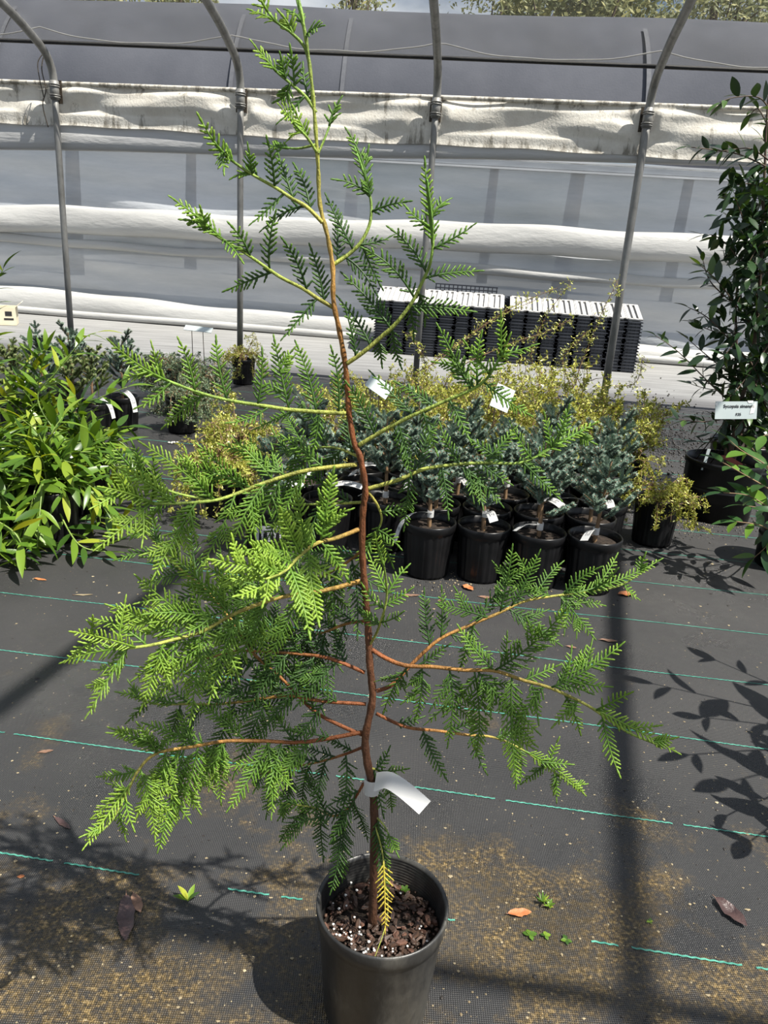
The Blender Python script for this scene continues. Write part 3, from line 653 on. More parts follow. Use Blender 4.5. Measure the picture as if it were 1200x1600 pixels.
branch([(560, 696), (600, 672), (645, 649), (697, 626), (736, 609), (757, 595), (770, 578), (786, 548)], 0, -.03, .0028, (.84, 1), [(588, 682, 547, 605), (645, 650, 585, 588), (676, 637, 627, 602), (740, 606, 708, 560), (757, 598, 823, 646), (784, 556, 782, 498), (784, 562, 828, 542), (735, 608, 688, 516), (700, 626, 730, 680), (660, 642, 680, 700), (620, 662, 640, 735), (745, 602, 750, 530), (765, 584, 730, 540)], None, (.12, .75), order=2)
branch([(573, 764), (624, 749), (662, 733), (708, 726), (757, 723), (806, 724), (837, 714), (872, 694), (911, 672)], 0, .03, .0028, (.82, 1), [(806, 724, 835, 728), (640, 742, 632, 820), (690, 730, 700, 800), (860, 702, 852, 655), (880, 690, 884, 652), (830, 716, 800, 668), (790, 724, 740, 690), (720, 726, 690, 672), (650, 738, 620, 680), (750, 724, 790, 752)], (6, .25, .08, .8, .8, .25), (.1, .7), order=2)
branch([(558, 726), (481, 735), (415, 754), (363, 774), (327, 783), (253, 787), (202, 779), (176, 768)], 0, -.10, .0030, (.80, .98), [(330, 782, 285, 715), (380, 768, 315, 700), (430, 750, 370, 690), (250, 786, 215, 830), (300, 785, 275, 850), (440, 748, 385, 845), (260, 786, 240, 740), (215, 782, 205, 755)], (12, .12, .10, .85, 1.0, .35), (.3, 1.0), order=2)
branch([(565, 785), (488, 788), (433, 787), (400, 780)], 0, .10, .0018, (.85, 1), [], (6, .1, .08, .8, 1, .4), (.1, .55))
branch([(330, 782), (280, 772), (246, 759), (217, 743), (190, 713)], .05, .02, .0018, (.9, 1), [(246, 758, 240, 720), (226, 748, 214, 718)], (4, .1, .06, .8, .8, .1), (.2, .7))
branch([(561, 827), (528, 840), (495, 849), (470, 867), (444, 893), (415, 905)], 0, -.17, .0032, (.70, .9), [(470, 866, 440, 800, -.03), (480, 858, 463, 770, -.02), (500, 848, 520, 740, .0), (455, 880, 400, 850, -.05), (444, 892, 334, 875, -.06), (450, 886, 360, 910, -.04), (515, 843, 500, 775, 0), (440, 895, 375, 930, -.05), (500, 848, 540, 900, 0)], (6, .35, .09, .9, .8, .2), (.45, 1.0), order=2, wd=.0026, tip=False)
branch([(563, 908), (510, 922), (444, 932), (407, 943), (360, 962), (317, 986), (273, 999), (230, 1009), (187, 1012), (156, 996), (130, 990)], 0, -.16, .0034, (.70, .95), [(360, 962, 262, 862), (317, 986, 218, 905), (273, 999, 182, 958), (280, 998, 214, 1058), (320, 985, 250, 1084), (200, 1012, 190, 1040), (200, 1012, 105, 1032), (410, 942, 318, 880)], (15, .15, .10, .85, 1.0, .45), (.35, 1.0), order=2)
branch([(570, 1051), (516, 1029), (468, 1022), (412, 1018), (369, 1018), (320, 1030)], 0, .05, .0028, (.50, .72), [], (14, .1, .10, .8, 1.1, .6), (.05, .6), order=2)
branch([(572, 1100), (507, 1096), (453, 1087), (420, 1090), (345, 1100), (287, 1100), (245, 1100), (203, 1087)], 0, .02, .0026, (.5, .95), [], (15, .1, .09, .8, 1.1, .55), (.05, .7))
branch([(566, 1144), (512, 1154), (466, 1160), (412, 1158), (353, 1158), (299, 1167), (245, 1177), (216, 1204), (195, 1246), (174, 1283), (150, 1306)], 0, -.12, .0032, (.45, .95), [(299, 1167, 284, 1122), (245, 1178, 219, 1135), (250, 1177, 180, 1140), (216, 1204, 160, 1213), (195, 1246, 206, 1288), (260, 1174, 240, 1270), (290, 1168, 248, 1325, -.03), (310, 1166, 262, 1290), (180, 1275, 152, 1278), (200, 1236, 176, 1226), (420, 1158, 425, 1270, -.06), (440, 1159, 420, 1230, -.05), (345, 1160, 345, 1250)], (13, .1, .095, .85, 1.1, .6), (.2, .98), order=2)
branch([(572, 1150), (535, 1135), (490, 1110), (440, 1060), (395, 1020), (373, 985), (330, 930), (283, 890), (253, 860), (220, 822)], 0, .09, .0030, (.45, .9), [(283, 890, 240, 880), (260, 866, 232, 870)], (18, .2, .10, .9, 1.0, .3), (.05, .65))
branch([(581, 1015), (606, 1030), (635, 1040), (677, 1042), (727, 1047), (772, 1048), (818, 1063), (860, 1075), (914, 1100), (952, 1125), (985, 1146), (1037, 1167)], 0, -.10, .0034, (.52, .95), [(774, 1048, 882, 955, -.03), (800, 1058, 806, 1215, -.04), (860, 1075, 968, 1010), (930, 1108, 980, 1085), (960, 1128, 1022, 1135), (880, 1085, 905, 1140), (830, 1067, 840, 1120), (905, 1097, 870, 1128), (850, 1073, 812, 1125), (770, 1048, 720, 985), (640, 1040, 600, 1110), (700, 1045, 700, 1160), (740, 1047, 745, 1175), (660, 1042, 650, 1120)], (5, .12, .075, .7, 1.0, .5), (.15, .95), order=2)
branch([(588, 1080), (614, 1069), (643, 1038), (685, 1000), (727, 980), (777, 959), (818, 940), (860, 932), (914, 925), (968, 915), (1018, 884)], 0, .10, .0030, (.50, .95), [(690, 996, 690, 925), (780, 958, 800, 860), (800, 948, 840, 868), (860, 932, 800, 915), (880, 930, 930, 890), (920, 924, 960, 895), (870, 931, 938, 945), (740, 975, 720, 1040), (760, 965, 690, 945)], (9, .2, .08, .9, 1.0, .35), (.1, .75), order=2)
branch([(588, 1115), (635, 1136), (685, 1142), (727, 1148), (770, 1152), (810, 1168), (852, 1196), (902, 1232)], 0, .04, .0024, (.5, .98), [(855, 1198, 870, 1160), (850, 1195, 820, 1220), (870, 1210, 866, 1235), (800, 1160, 806, 1225)], (9, .12, .065, .7, 1.1, .7), (.1, .8))
branch([(568, 1224), (556, 1245), (544, 1263), (520, 1275), (490, 1262), (440, 1255)], 0, .03, .0020, (.42, .9), [(540, 1266, 535, 1372), (500, 1266, 505, 1340), (480, 1262, 440, 1310), (556, 1246, 520, 1310)], (8, .1, .09, .7, 1.1, .7), (.05, .5))
branch([(570, 1166), (540, 1178), (500, 1190), (450, 1200), (400, 1210)], 0, .08, .0022, (.45, .85), [], (12, .1, .09, .7, 1.1, .8), (.05, .55))
branch([(586, 1275), (600, 1290), (612, 1315)], 0, -.02, .0014, (.8, 1), [(590, 1280, 606, 1355)], None, (.2, .6))
branch([(580, 1200), (600, 1208), (622, 1222)], 0, .03, .0014, (.8, 1), [(590, 1204, 632, 1202), (600, 1208, 612, 1262), (586, 1202, 606, 1175), (584, 1203, 598, 1270)], None, (.15, .7))
branch([(576, 1010), (590, 985), (604, 935), (600, 885), (590, 850)], 0, -.06, .0018, (.8, 1), [(602, 930, 632, 890), (603, 925, 580, 875), (600, 945, 636, 925), (600, 950, 570, 920), (596, 970, 625, 960), (594, 975, 570, 960)], None, (.35, .85), order=2)
branch([(573, 766), (590, 790), (596, 815), (580, 845)], 0, .02, .0018, (.78, .9), [(594, 800, 640, 790), (590, 830, 620, 850), (580, 845, 560, 880), (590, 834, 612, 880)], None, (.2, .7))
branch([(566, 860), (540, 880), (505, 900), (470, 910)], 0, .07, .0020, (.6, .9), [], (9, .1, .09, .9, 1.1, .5), (.15, .65), order=2)
branch([(574, 970), (540, 975), (500, 990), (450, 1000), (400, 995)], 0, .10, .0022, (.55, .9), [], (11, .1, .09, .9, 1.0, .4), (.1, .6), order=2)
branch([(563, 715), (525, 700), (480, 700), (445, 705)], 0, .08, .0018, (.82, 1), [], (7, .1, .09, .9, .9, .2), (.15, .65))
# yellowed shoot hanging into the pot
pts = [at(586, 1290, TY-.004), at(597, 1330, TY-.016), at(602, 1375, TY-.028), at(606, 1420, TY-.040), at(600, 1455, TY-.058), at(584, 1500, TY-.085)]
s2 = spline(pts, 30); mb = MB(); mb.tube(s2, [.0013*(1-.6*i/30) for i in range(31)], 6, [.85]*31); br = part('branch', mb, M['wood'], tree)
for a_, b_, l in ((0, 14, .012), (8, 23, .014)):
    mb = MB(); frond(mb, s2[a_], s2[b_], (-VF+Vector((.1, 0, .3))).normalized(), 0, l, (.1 if a_ == 0 else .4, .4 if a_ == 0 else 1), 1, .0018, .0075); part('spray', mb, M['spray' if a_ == 0 else 'yellow'], br)
# loop tag on the trunk
def ribbon(mb, pts, wdir, wd, a=.5):
    P = [[p-w_*wd/2, p+w_*wd/2] for p, w_ in zip(pts, wdir)]; mb.grid(P, [a]*(2*len(pts)))
a0 = at(582, 1222, TY-.01); dpx = 1.05/1000
tl = [(586, 1222), (606, 1219), (626, 1230), (646, 1246), (664, 1262)]
tpt = spline([at(x, y, TY-.012-.01*i) for i, (x, y) in enumerate(tl)], 16)
mb = MB(); ribbon(mb, tpt, [Vector((.35, -.5, .8)).cross(tpt[min(i+1, 16)]-tpt[max(i-1, 0)]).normalized() for i in range(17)], .026); tg = part('loop_tag', mb, M['tag'], tree)
mb = MB()
c0 = at(581, 1226, TY)
for k in range(13): pass
P = [[c0+Vector((.011*math.cos(k*math.pi/8), .011*math.sin(k*math.pi/8), dz)) for k in range(17)] for dz in (-.012, -.001, .001, .012)]
P[1] = [p+Vector((.0, .0, 0)) for p in P[1]]; mb.grid(P); part('tag_loop', mb, M['tag'], tg)

# ------------------------------------------------------------------ firs in ribbed pots
def pot_mb(D, hgt, ribs=24):
    mb = MB(); r = D/2
    mb.lathe([(0, .003), (r*.80, .003), (r*.82, 0), (r*.83, .01), (r*.93, hgt*.80), (r*.945, hgt*.84), (r*.985, hgt*.86), (r, hgt*.93), (r, hgt*.985), (r*.975, hgt), (r*.94, hgt*.995), (r*.915, hgt*.86), (r*.88, hgt*.7)], 96, (0, 0, 0), r*.018, ribs, (.005, hgt*.83))
    return mb
def soil_disc(r, z):
    mb = MB(); P = [[Vector((r*i/6*math.cos(k*6.2832/24), r*i/6*math.sin(k*6.2832/24), z+R(-.003, .003) if i < 6 else z-.004)) for k in range(25)] for i in range(7)]
    for row in P: row[24] = row[0]
    mb.grid(P); return mb
POTS = []
POTM = pot_mb(.190, .2).mesh('pot', M['pot']); SOILM = soil_disc(.0855, .176).mesh('soil', M['soil'])
def needles(mb, pts, n, ln, wd, fwd=.5, a=(.2, .9)):
    m = len(pts)-1
    for k in range(n):
        u = random.random()*m; i = min(int(u), m-1); p = pts[i].lerp(pts[i+1], u-i); t_ = (pts[i+1]-pts[i]).normalized()
        d = rv(); d = (d-t_*d.dot(t_)).normalized(); d = (d+t_*fwd+Vector((0, 0, .25))).normalized(); sd = d.cross(t_).normalized()
        l = ln*R(.7, 1.1); av = R(*a)
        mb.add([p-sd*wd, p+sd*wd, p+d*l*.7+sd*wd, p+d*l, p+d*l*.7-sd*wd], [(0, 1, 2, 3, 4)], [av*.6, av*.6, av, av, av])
def fir_proto(hgt, nb, mat='fir', lean=.0):
    r = empty('potted_fir', (0, 0, 0))
    place('pot', POTM, r); place('soil', SOILM, r)
    st = spline([(0, 0, .15), (lean*.3, .004, .2+hgt*.3), (lean, 0, .2+hgt*.65), (lean*1.2, .01, .2+hgt)], 12); mb = MB()
    mb.tube(st, [.0085*(1-.7*i/12) for i in range(13)], 8); wood = part('stem', mb, M['twig'], r)
    mbf = MB(); mbw = MB(); buds = MB()
    needles(mbf, st[6:], 160, .016, .0012)
    for k in range(nb):
        u = .30+.66*(k/nb); p = st[0].lerp(st[-1], 0)+Vector((0, 0, 0)); i = int(u*12); p = st[i]
        th = k*2.4+R(-.4, .4); l = hgt*(.50-.30*u)*R(.8, 1.15); e = p+Vector((math.cos(th)*l, math.sin(th)*l, l*R(.55, 1.3)))
        mid = (p+e)*.5+Vector((0, 0, -l*.12)); q = spline([p, mid, e], 6); mbw.tube(q, [.003*(1-.6*j/6) for j in range(7)], 5)
        needles(mbf, q[1:], int(700*l/.15), .0135, .0010); blob(buds, e, .0035)
        for s in (-1, 1):
            for f in (.45, .7):
                p2 = q[int(f*6)]; d = (e-p).normalized(); sdv = d.cross(Vector((0, 0, 1))).normalized()*s; e2 = p2+(d*.7+sdv*.7+Vector((0, 0, .2)))*l*.42*R(.8, 1.2)
                q2 = [p2, (p2+e2)*.5, e2]; mbw.tube(q2, .0018, 4); needles(mbf, q2, int(330*l/.15), .0125, .0010); blob(buds, e2, .003)
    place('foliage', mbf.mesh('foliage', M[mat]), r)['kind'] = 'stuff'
    place('branches', mbw.mesh('branches', M['twig']), r); place('buds', buds.mesh('buds', M['brown']), r)['kind'] = 'stuff'
    return r
def tagmesh(kind):
    mb = MB()
    if kind == 0: pts = [(.0, 0, .225), (.03, -.01, .232), (.07, -.02, .226), (.105, -.022, .200), (.122, -.024, .16), (.130, -.025, .125)]
    elif kind == 1: pts = [(.0, -.012, .215), (.03, -.03, .226), (.06, -.05, .222), (.085, -.068, .208)]
    else: pts = [(0, .0, .24), (.02, -.012, .252), (.05, -.03, .262), (.08, -.05, .262), (.11, -.07, .255)]
    p = spline(pts, 16); ds = [(p[min(i+1, 16)]-p[max(i-1, 0)]).normalized() for i in range(17)]
    W_ = [Vector((0, 0, 1)).cross(d).normalized()*.92+Vector((0, 0, .38)) for d in ds]; W_ = [(w_-d*w_.dot(d)).normalized() for w_, d in zip(W_, ds)]
    ribbon(mb, p, W_, .030)
    cz = p[0].z; mb.grid([[Vector((.012*math.cos(k*math.pi/6), .012*math.sin(k*math.pi/6), cz+dz)) for k in range(13)] for dz in (-.013, .013)])
    ink = MB()
    for row in (-.2, .05, .28):
        for i in range(3, 12):
            if random.random() < .25: continue
            n = ds[i].cross(W_[i]).normalized()
            for sgn in (.0007, -.0007):
                a_, b_ = p[i]+W_[i]*.027*row+n*sgn, p[i].lerp(p[i+1], .8)+W_[i+1]*.027*row+n*sgn
                ink.add([a_-W_[i]*.0013, b_-W_[i]*.0013, b_+W_[i]*.0013, a_+W_[i]*.0013], [(0, 1, 2, 3)])
    return mb.mesh('loop_tag', M['tag']), ink.mesh('print_lines', M['ink'], smooth=False)
TAGS = [tagmesh(k) for k in range(3)]
protos = [fir_proto(.27, 15, lean=.01), fir_proto(.31, 17, lean=-.02), fir_proto(.24, 13, lean=.02), fir_proto(.28, 14, 'firyel')]
def put_fir(px, py, v, tagk, tagrot, lab, grp, rot=None, z=.2, label_pot=False):
    p = gnd(px, py, z); p.z = 0; return put_fir_xy(p, v, tagk, tagrot, lab, grp, rot, label_pot)
def put_fir_xy(p, v, tagk, tagrot, lab, grp, rot=None, label_pot=False, fs=1.0):
    POTS.append((p.x, p.y, .095, .2)); r = copy_tree(protos[v]); r.location = p; tag(r, lab, 'potted fir', grp)
    rz = R(0, 6.28) if rot is None else rot
    for ch in r.children:
        if ch.name.split('.')[0] in ('foliage', 'branches', 'buds', 'stem'): ch.rotation_euler = (0, 0, rz)
    if tagk is not None:
        o = place('loop_tag', TAGS[tagk][0], r); o.rotation_euler = (0, 0, tagrot); place('print_lines', TAGS[tagk][1], o)
    if label_pot:
        mb = MB(); mb.grid([[Vector(((.0985*.931)*(.90+.075*v_)*math.cos(t_), (.0985*.931)*(.90+.075*v_)*math.sin(t_), .075+.062*v_)) for t_ in [-2.0+.085*i for i in range(15)]] for v_ in (0, .5, 1)])
        st = place('sticker', mb.mesh('sticker', M['tag']), r); mb = MB()
        for row in range(6):
            zz = .083+.0085*row; rr = (.0985*.931)*(.90+.075*(zz-.075)/.062)+.0007
            for i in range(2, 13):
                if random.random() < .2: continue
                t0, t1 = -2.0+.085*i, -2.0+.085*(i+.8)
                mb.add([Vector((rr*math.cos(t0), rr*math.sin(t0), zz)), Vector((rr*math.cos(t1), rr*math.sin(t1), zz)), Vector((rr*math.cos(t1), rr*math.sin(t1), zz+.0028)), Vector((rr*math.cos(t0), rr*math.sin(t0), zz+.0028))], [(0, 1, 2, 3)])
        place('print_lines', mb.mesh('print_lines', M['ink'], smooth=False), st)
    return r
FG = 'blue firs in the middle block'
LB = 'bushy blue-green fir with a white loop tag in a ribbed black pot'
P0 = Vector((.165, 2.575, 0)); ux = Vector((.2115, -.012, 0)); uy = Vector((.03, .2115, 0))
front = [('blue-green fir whose long white tag arcs over the pot rim', 0, 0, 3.75), ('blue-green fir whose short printed tag stands upright above bare soil', 2, 2, -.9), ('blue-green fir whose white tag trails between two front pots', 1, 1, -2.0), ('blue-green fir at the open corner with a flat printed tag', 0, 1, -1.5)]
for i, (lab, v, tk, tr_) in enumerate(front):
    put_fir_xy(Vector(((.165, .358, .550, .744)[i], (2.575, 2.572, 2.545, 2.535)[i], 0)), v, tk, tr_, lab, None)
ROW2 = ['bushy blue-green fir behind and beside the pot with the arcing tag', 'bushy blue-green fir directly behind the pot with the arcing tag', 'bushy blue-green fir directly behind the pot with the short upright tag', 'bushy blue-green fir directly behind the pot whose tag trails', 'bushy blue-green fir directly behind the open corner pot']
for j, (v, tk, tr_) in enumerate(((1, 1, -2.2), (0, 2, -1.0), (2, 2, -.9), (1, 2, -.5), (0, 2, -2.6))):
    put_fir_xy(Vector((.002+.1945*j, 2.800-.012*j, 0)), v, tk, tr_, ROW2[j], None)
for j, (v, tk, tr_) in enumerate(((0, 2, -1.3), (2, 1, -1), (1, 2, -.8), (0, 2, -1.6), (2, 1, -1.0), (1, 1, -.9))):
    put_fir_xy(Vector((-.10+.1955*j, 3.005-.012*j, 0)), v, tk, tr_, LB, FG)
for j, (v, tk, tr_) in enumerate(((2, 1, .3), (1, 1, -1), (0, 2, -.4), (2, 1, 2.), (1, 2, 1.5), (0, 1, .4))):
    put_fir_xy(Vector((-.10+.1955*j, 3.205-.012*j, 0)), v, tk, tr_, LB, FG)
put_fir_xy(Vector((-.42, 2.66, 0)), 2, 2, 1.0, 'blue-green fir in a black pot with a white printed sticker', None, label_pot=True)
put_fir_xy(Vector((-.215, 2.76, 0)), 0, 2, .4, 'blue-green fir beside the pot with the white sticker', 'firs beside the stickered pot')
put_fir_xy(Vector((-.335, 2.985, 0)), 1, 1, 2.0, 'blue-green fir beside the pot with the white sticker', 'firs beside the stickered pot')
# firs among the leafy shrubs on the other side
put_fir(117, 642, 3, 0, 3.6, 'yellow-tipped fir in a black pot with a white tag over its rim', None)
put_fir(146, 628, 3, 0, -.15, 'yellow-tipped fir in a ribbed pot with a long curled white tag', None)
put_fir_xy(Vector((-1.56, 4.40, 0)), 1, 0, -.5, 'blue fir in a large-looking black pot beside the trailing grey-green plant', None)
for px, py in ((70, 610), (20, 618), (105, 600)): put_fir(px, py, 1 if px != 20 else 3, 2, R(0, 6), 'blue fir with reddish buds standing behind the glossy leafy shrubs', 'firs behind the leafy shrubs')
for p_ in protos:
    for ch in list(p_.children): bpy.data.objects.remove(ch)
    bpy.data.objects.remove(p_)

# ------------------------------------------------------------------ golden wiry shrubs
def wiry(seed, hgt, spread, ns, leafy, mat='gold', droop=.0, leafsz=.0085):
    random.seed(seed); mbw = MB(); mbl = MB()
    def leaf(p):
        for _ in range(random.choice((2, 3, 3))):
            d = (rv()+Vector((0, 0, .5))).normalized(); s = leafsz*R(.7, 1.3); sd = d.orthogonal().normalized(); sd = (Matrix.Rotation(R(0, 6.28), 3, d) @ sd)
            mbl.add([p, p+d*s+sd*s*.42, p+d*s*2.0, p+d*s-sd*s*.42], [(0, 1, 2, 3)], R(.1, 1))
    def stem(p, d, l, r, lev):
        n = max(4, int(l/.03)); pts = [p]; 
        for i in range(n):
            d = (d+rv(.19)+Vector((0, 0, .06-droop*(i/n)))).normalized(); p = p+d*(l/n); pts.append(p)
            if p.z < .03: p.z = .03
            if droop and math.hypot(p.x, p.y) < .145: p.z = max(p.z, .225)
            if lev > 0 or i > n*.3:
                for _ in range(leafy): leaf(p+rv(.006))
            if lev < 2 and i > 0 and random.random() < (.75 if lev == 0 else .35):
                d2 = (d*.6+rv(.6)).normalized(); stem(p, d2, l*R(.2, .45), r*.55, lev+1)
        mbw.tube(pts, [r*(1-.75*i/n)+.0005 for i in range(n+1)], 4, cap=False)
    for k in range(ns):
        th = k*6.283/ns+R(-.4, .4); stem(Vector((R(-.02, .02), R(-.02, .02), .15)), Vector((math.cos(th)*spread, math.sin(th)*spread, 1)).normalized(), hgt*R(.7, 1.15), .0032, 0)
    return mbw.mesh('stems', M['twig']), mbl.mesh('foliage', M[mat])
wm = [wiry(3, .31, 1.0, 11, 2), wiry(5, .35, .9, 11, 2), wiry(8, .30, 1.4, 11, 2), wiry(13, .34, 1.7, 18, 2, 'gold', 1.15)]
gm = [wiry(21, .42, 1.8, 18, 2, 'grey', 1.1, .010), wiry(22, .38, 2.0, 18, 2, 'grey', 1.2, .010)]
random.seed(77)
def put_wiry(x, y, v, lab, grp=None, s=1.0, src=None, cat='shrub', name='wiry_shrub'):
    POTS.append((x, y, .095, .2)); r = empty(name, (x, y, 0), lab, cat, grp); place('pot', POTM, r); place('soil', SOILM, r)
    a, b = (src or wm)[v]; rz = R(0, 6.28); Mx = Matrix.Translation((0, 0, .17-.15*s)) @ Matrix.Rotation(rz, 4, 'Z') @ Matrix.Scale(s, 4)
    place('stems', a, r, Mx); place('foliage', b, r, Mx)['kind'] = 'stuff'; return r
GL = 'wiry golden-leaved shrub in a black pot behind the block of firs'
for x, y, v, s in ((.0, 3.52, 0, 1.0), (.32, 3.5, 1, 1.0), (.66, 3.5, 1, 1.05), (.98, 3.4, 0, 1.0), (.15, 3.85, 1, 1.0), (.5, 3.88, 0, 1.1), (.86, 3.8, 1, 1.15), (1.2, 3.75, 2, 1.05), (-.25, 3.75, 2, .95), (.75, 4.2, 1, 1.05), (1.1, 4.15, 0, 1.0), (.3, 4.25, 0, .9), (-.05, 4.25, 2, .9)):
    put_wiry(x, y, v, GL, 'golden shrubs behind the firs', s)
put_wiry(1.135, 3.06, 3, 'low golden shrub spilling over the open corner of the fir block', None, .72)
put_wiry(-.67, 3.06, 3, 'low golden shrub sprawling beside the stickered pot', None, .95)
put_wiry(-.72, 3.56, 3, 'sprawling golden shrub at the back of the stickered pot', None, .9)
put_wiry(-1.20, 6.17, 3, 'small twiggy shrub at the foot of a hoop pipe', None, .78)
def bare_twigs(specs, base, lab):
    POTS.append((base.x, base.y, .095, .2)); r = empty('tall_wiry_shrub', base, lab, 'shrub'); mbw = MB(); mbl = MB()
    for pl, Y in specs:
        pts = spline([base+Vector((0, 0, .1))]+[at(x, y, Y) for x, y in pl], 24); mbw.tube(pts, [.004*(1-.7*i/24) for i in range(25)], 5)
        for i in range(8, 25):
            for _ in range(5):
                p = pts[i]+rv(.018); mbw.tube([pts[i], p], .0008, 3, cap=False)
                for _ in range(3):
                    d = rv().normalized(); sd = d.orthogonal().normalized(); s = R(.006, .011); mbl.add([p, p+d*s+sd*s*.4, p+d*s*2, p+d*s-sd*s*.4], [(0, 1, 2, 3)], R(.1, .9))
    part('stems', mbw, M['twig'], r); part('foliage', mbl, M['gold'], r)['kind'] = 'stuff'
    place('pot', POTM, r); place('soil', SOILM, r)
bare_twigs([([(660, 590), (740, 520), (800, 480), (870, 450)], 4.45), ([(700, 590), (790, 540), (850, 520), (890, 500)], 4.45), ([(640, 600), (690, 560), (770, 500), (835, 470)], 4.5), ([(668, 600), (662, 560), (640, 520)], 4.5)], Vector((.35, 4.55, 0)), 'tall golden shrub with long bare tan twigs before the tray stacks')
bare_twigs([([(900, 600), (920, 540), (940, 490), (965, 440)], 4.5), ([(890, 600), (880, 560), (915, 520)], 4.5), ([(930, 610), (990, 600), (1005, 560)], 4.4), ([(860, 600), (830, 560), (850, 500), (890, 445)], 4.5)], Vector((1.15, 4.55, 0)), 'tall golden shrub with upright dark twigs before the lower tray stack')
put_wiry(-1.225, 4.44, 1, 'grey-green trailing plant spilling beside a black fir pot', None, .66, gm, 'shrub', 'trailing_shrub')
SG = at(310, 514, 4.95); put_wiry(SG.x, 4.96, 0, 'grey-green trailing plant below the wire sign stand', None, .85, gm, 'shrub', 'trailing_shrub')
put_wiry(-1.58, 5.45, 1, 'grey-green trailing plant between the fir pots and hoop pipe', None, .8, gm, 'shrub', 'trailing_shrub')

# signs on wire legs
def sign(pl, Y, wd, hgt, roll, lean, lab, lines=(), z0=0, back=.01):
    c = at(pl[0], pl[1], Y); r = empty('plant_sign', (c.x, c.y, z0), lab, 'sign')
    B = Matrix.Rotation(roll, 3, 'Y') @ Matrix.Rotation(-lean, 3, 'X'); mb = MB(); mb.box(c, (wd, .003, hgt), B)
    pl_ = part('plate', mb, M['sign'], r, False)
    for s in (-1, 1):
        mb = MB(); mb.tube([c+B @ Vector((s*wd*.2, .004, -hgt*.1)), c+B @ Vector((s*wd*.2, .004, -hgt*.52)), Vector((c.x+s*wd*.22, c.y+back, z0))], .0024, 6); part('wire_leg', mb, M['rust'], r)
    for txt, sz, dx, dz in lines:
        cu = bpy.data.curves.new('lettering', 'FONT'); cu.body = txt; cu.size = sz; cu.align_x = 'CENTER'; cu.extrude = .0002; cu.offset = sz*.018
        tmp = bpy.data.objects.new('tmp', cu); COL.objects.link(tmp); bpy.context.view_layer.update()
        me = bpy.data.meshes.new_from_object(tmp.evaluated_get(bpy.context.evaluated_depsgraph_get())); bpy.data.objects.remove(tmp)
        me.materials.clear(); me.materials.append(M['black']); o = place('lettering', me, pl_)
        o.matrix_basis = Matrix.Translation(c-Vector((c.x, c.y, z0))+B @ Vector((dx, -.0026, dz))) @ B.to_4x4() @ Matrix.Rotation(math.pi/2, 4, 'X')
    return r, pl_, c, B
sign((785, 622), 3.355, .085, .11, .35, .5, 'small tilted white price sign standing among the golden shrubs', [('10', .022, -.002, .0)])
sign((592, 604), 3.355, .11, .065, .55, .5, 'small leaning white name sign without numbers among the golden shrubs', ())
sign((310, 514), 4.95, .175, .055, .05, 1.1, 'pale sign plate lying flat atop two tall wires', (), .165)
r, pl_, c, B = sign((1150, 641), 3.30, .178, .075, -.07, .18, 'pale sign lettered Sycopsis sinensis on wires in the big pot', [('Sycopsis sinensis', .0195, .010, .011), ('$35', .016, .010, -.023)], .235, .24)
for vs_ in ([(-.094, .03), (-.078, .036), (-.084, .016)], [(.062, .010), (.080, .036), (.083, .018), (.076, -.012), (.058, -.016)], [(.045, .041), (.07, .041), (.068, .030), (.05, .030)]):
    mb = MB(); n_ = len(vs_); mb.add([c+B @ Vector((x*1.0, -.0028, z)) for x, z in vs_], [tuple(range(n_))]); part('glare_patch', mb, M['glare'], pl_, False)  # flat pale shapes painting bright glare over the sign plate

# ------------------------------------------------------------------ broad and narrow leafed shrubs
def leaf_mesh(name, mat, wid, droop, fold_, shape=1.0):
    mb = MB(); st = [0, .12, .3, .5, .7, .88, 1]; wv = [.06, .55, .92, 1, .78, .38, .02]
    P = []
    for u, w_ in zip(st, wv):
        z = -droop*u*u; P.append([Vector((u, -w_*wid/2, z+fold_*w_*wid)), Vector((u, 0, z)), Vector((u, w_*wid/2, z+fold_*w_*wid))])
    mb.grid(P); me = mb.mesh(name, mat); return me
from mathutils.bvhtree import BVHTree
JOBS = []; HASH = {}; CS = .06
def register(rid, V, F):
    lo = [min(v[i] for v in V) for i in range(3)]; hi = [max(v[i] for v in V) for i in range(3)]
    e = (rid, lo, hi, BVHTree.FromPolygons(V, F))
    for i in range(int(lo[0]//CS), int(hi[0]//CS)+1):
        for j in range(int(lo[1]//CS), int(hi[1]//CS)+1):
            for k in range(int(lo[2]//CS), int(hi[2]//CS)+1): HASH.setdefault((i, j, k), []).append(e)
def hits(rid, V, F):
    lo = [min(v[i] for v in V) for i in range(3)]; hi = [max(v[i] for v in V) for i in range(3)]; seen = set(); n = 0; T_ = None
    for i in range(int(lo[0]//CS), int(hi[0]//CS)+1):
        for j in range(int(lo[1]//CS), int(hi[1]//CS)+1):
            for k in range(int(lo[2]//CS), int(hi[2]//CS)+1):
                for e in HASH.get((i, j, k), ()):
                    if e[0] == rid or id(e) in seen: continue
                    seen.add(id(e))
                    if any(e[1][q] > hi[q] or e[2][q] < lo[q] for q in range(3)): continue
                    T_ = T_ or BVHTree.FromPolygons(V, F); n += 1 if T_.overlap(e[3]) else 0
    return n
def put_leaf(*a): JOBS.append(a)
LEAFGEO = {}
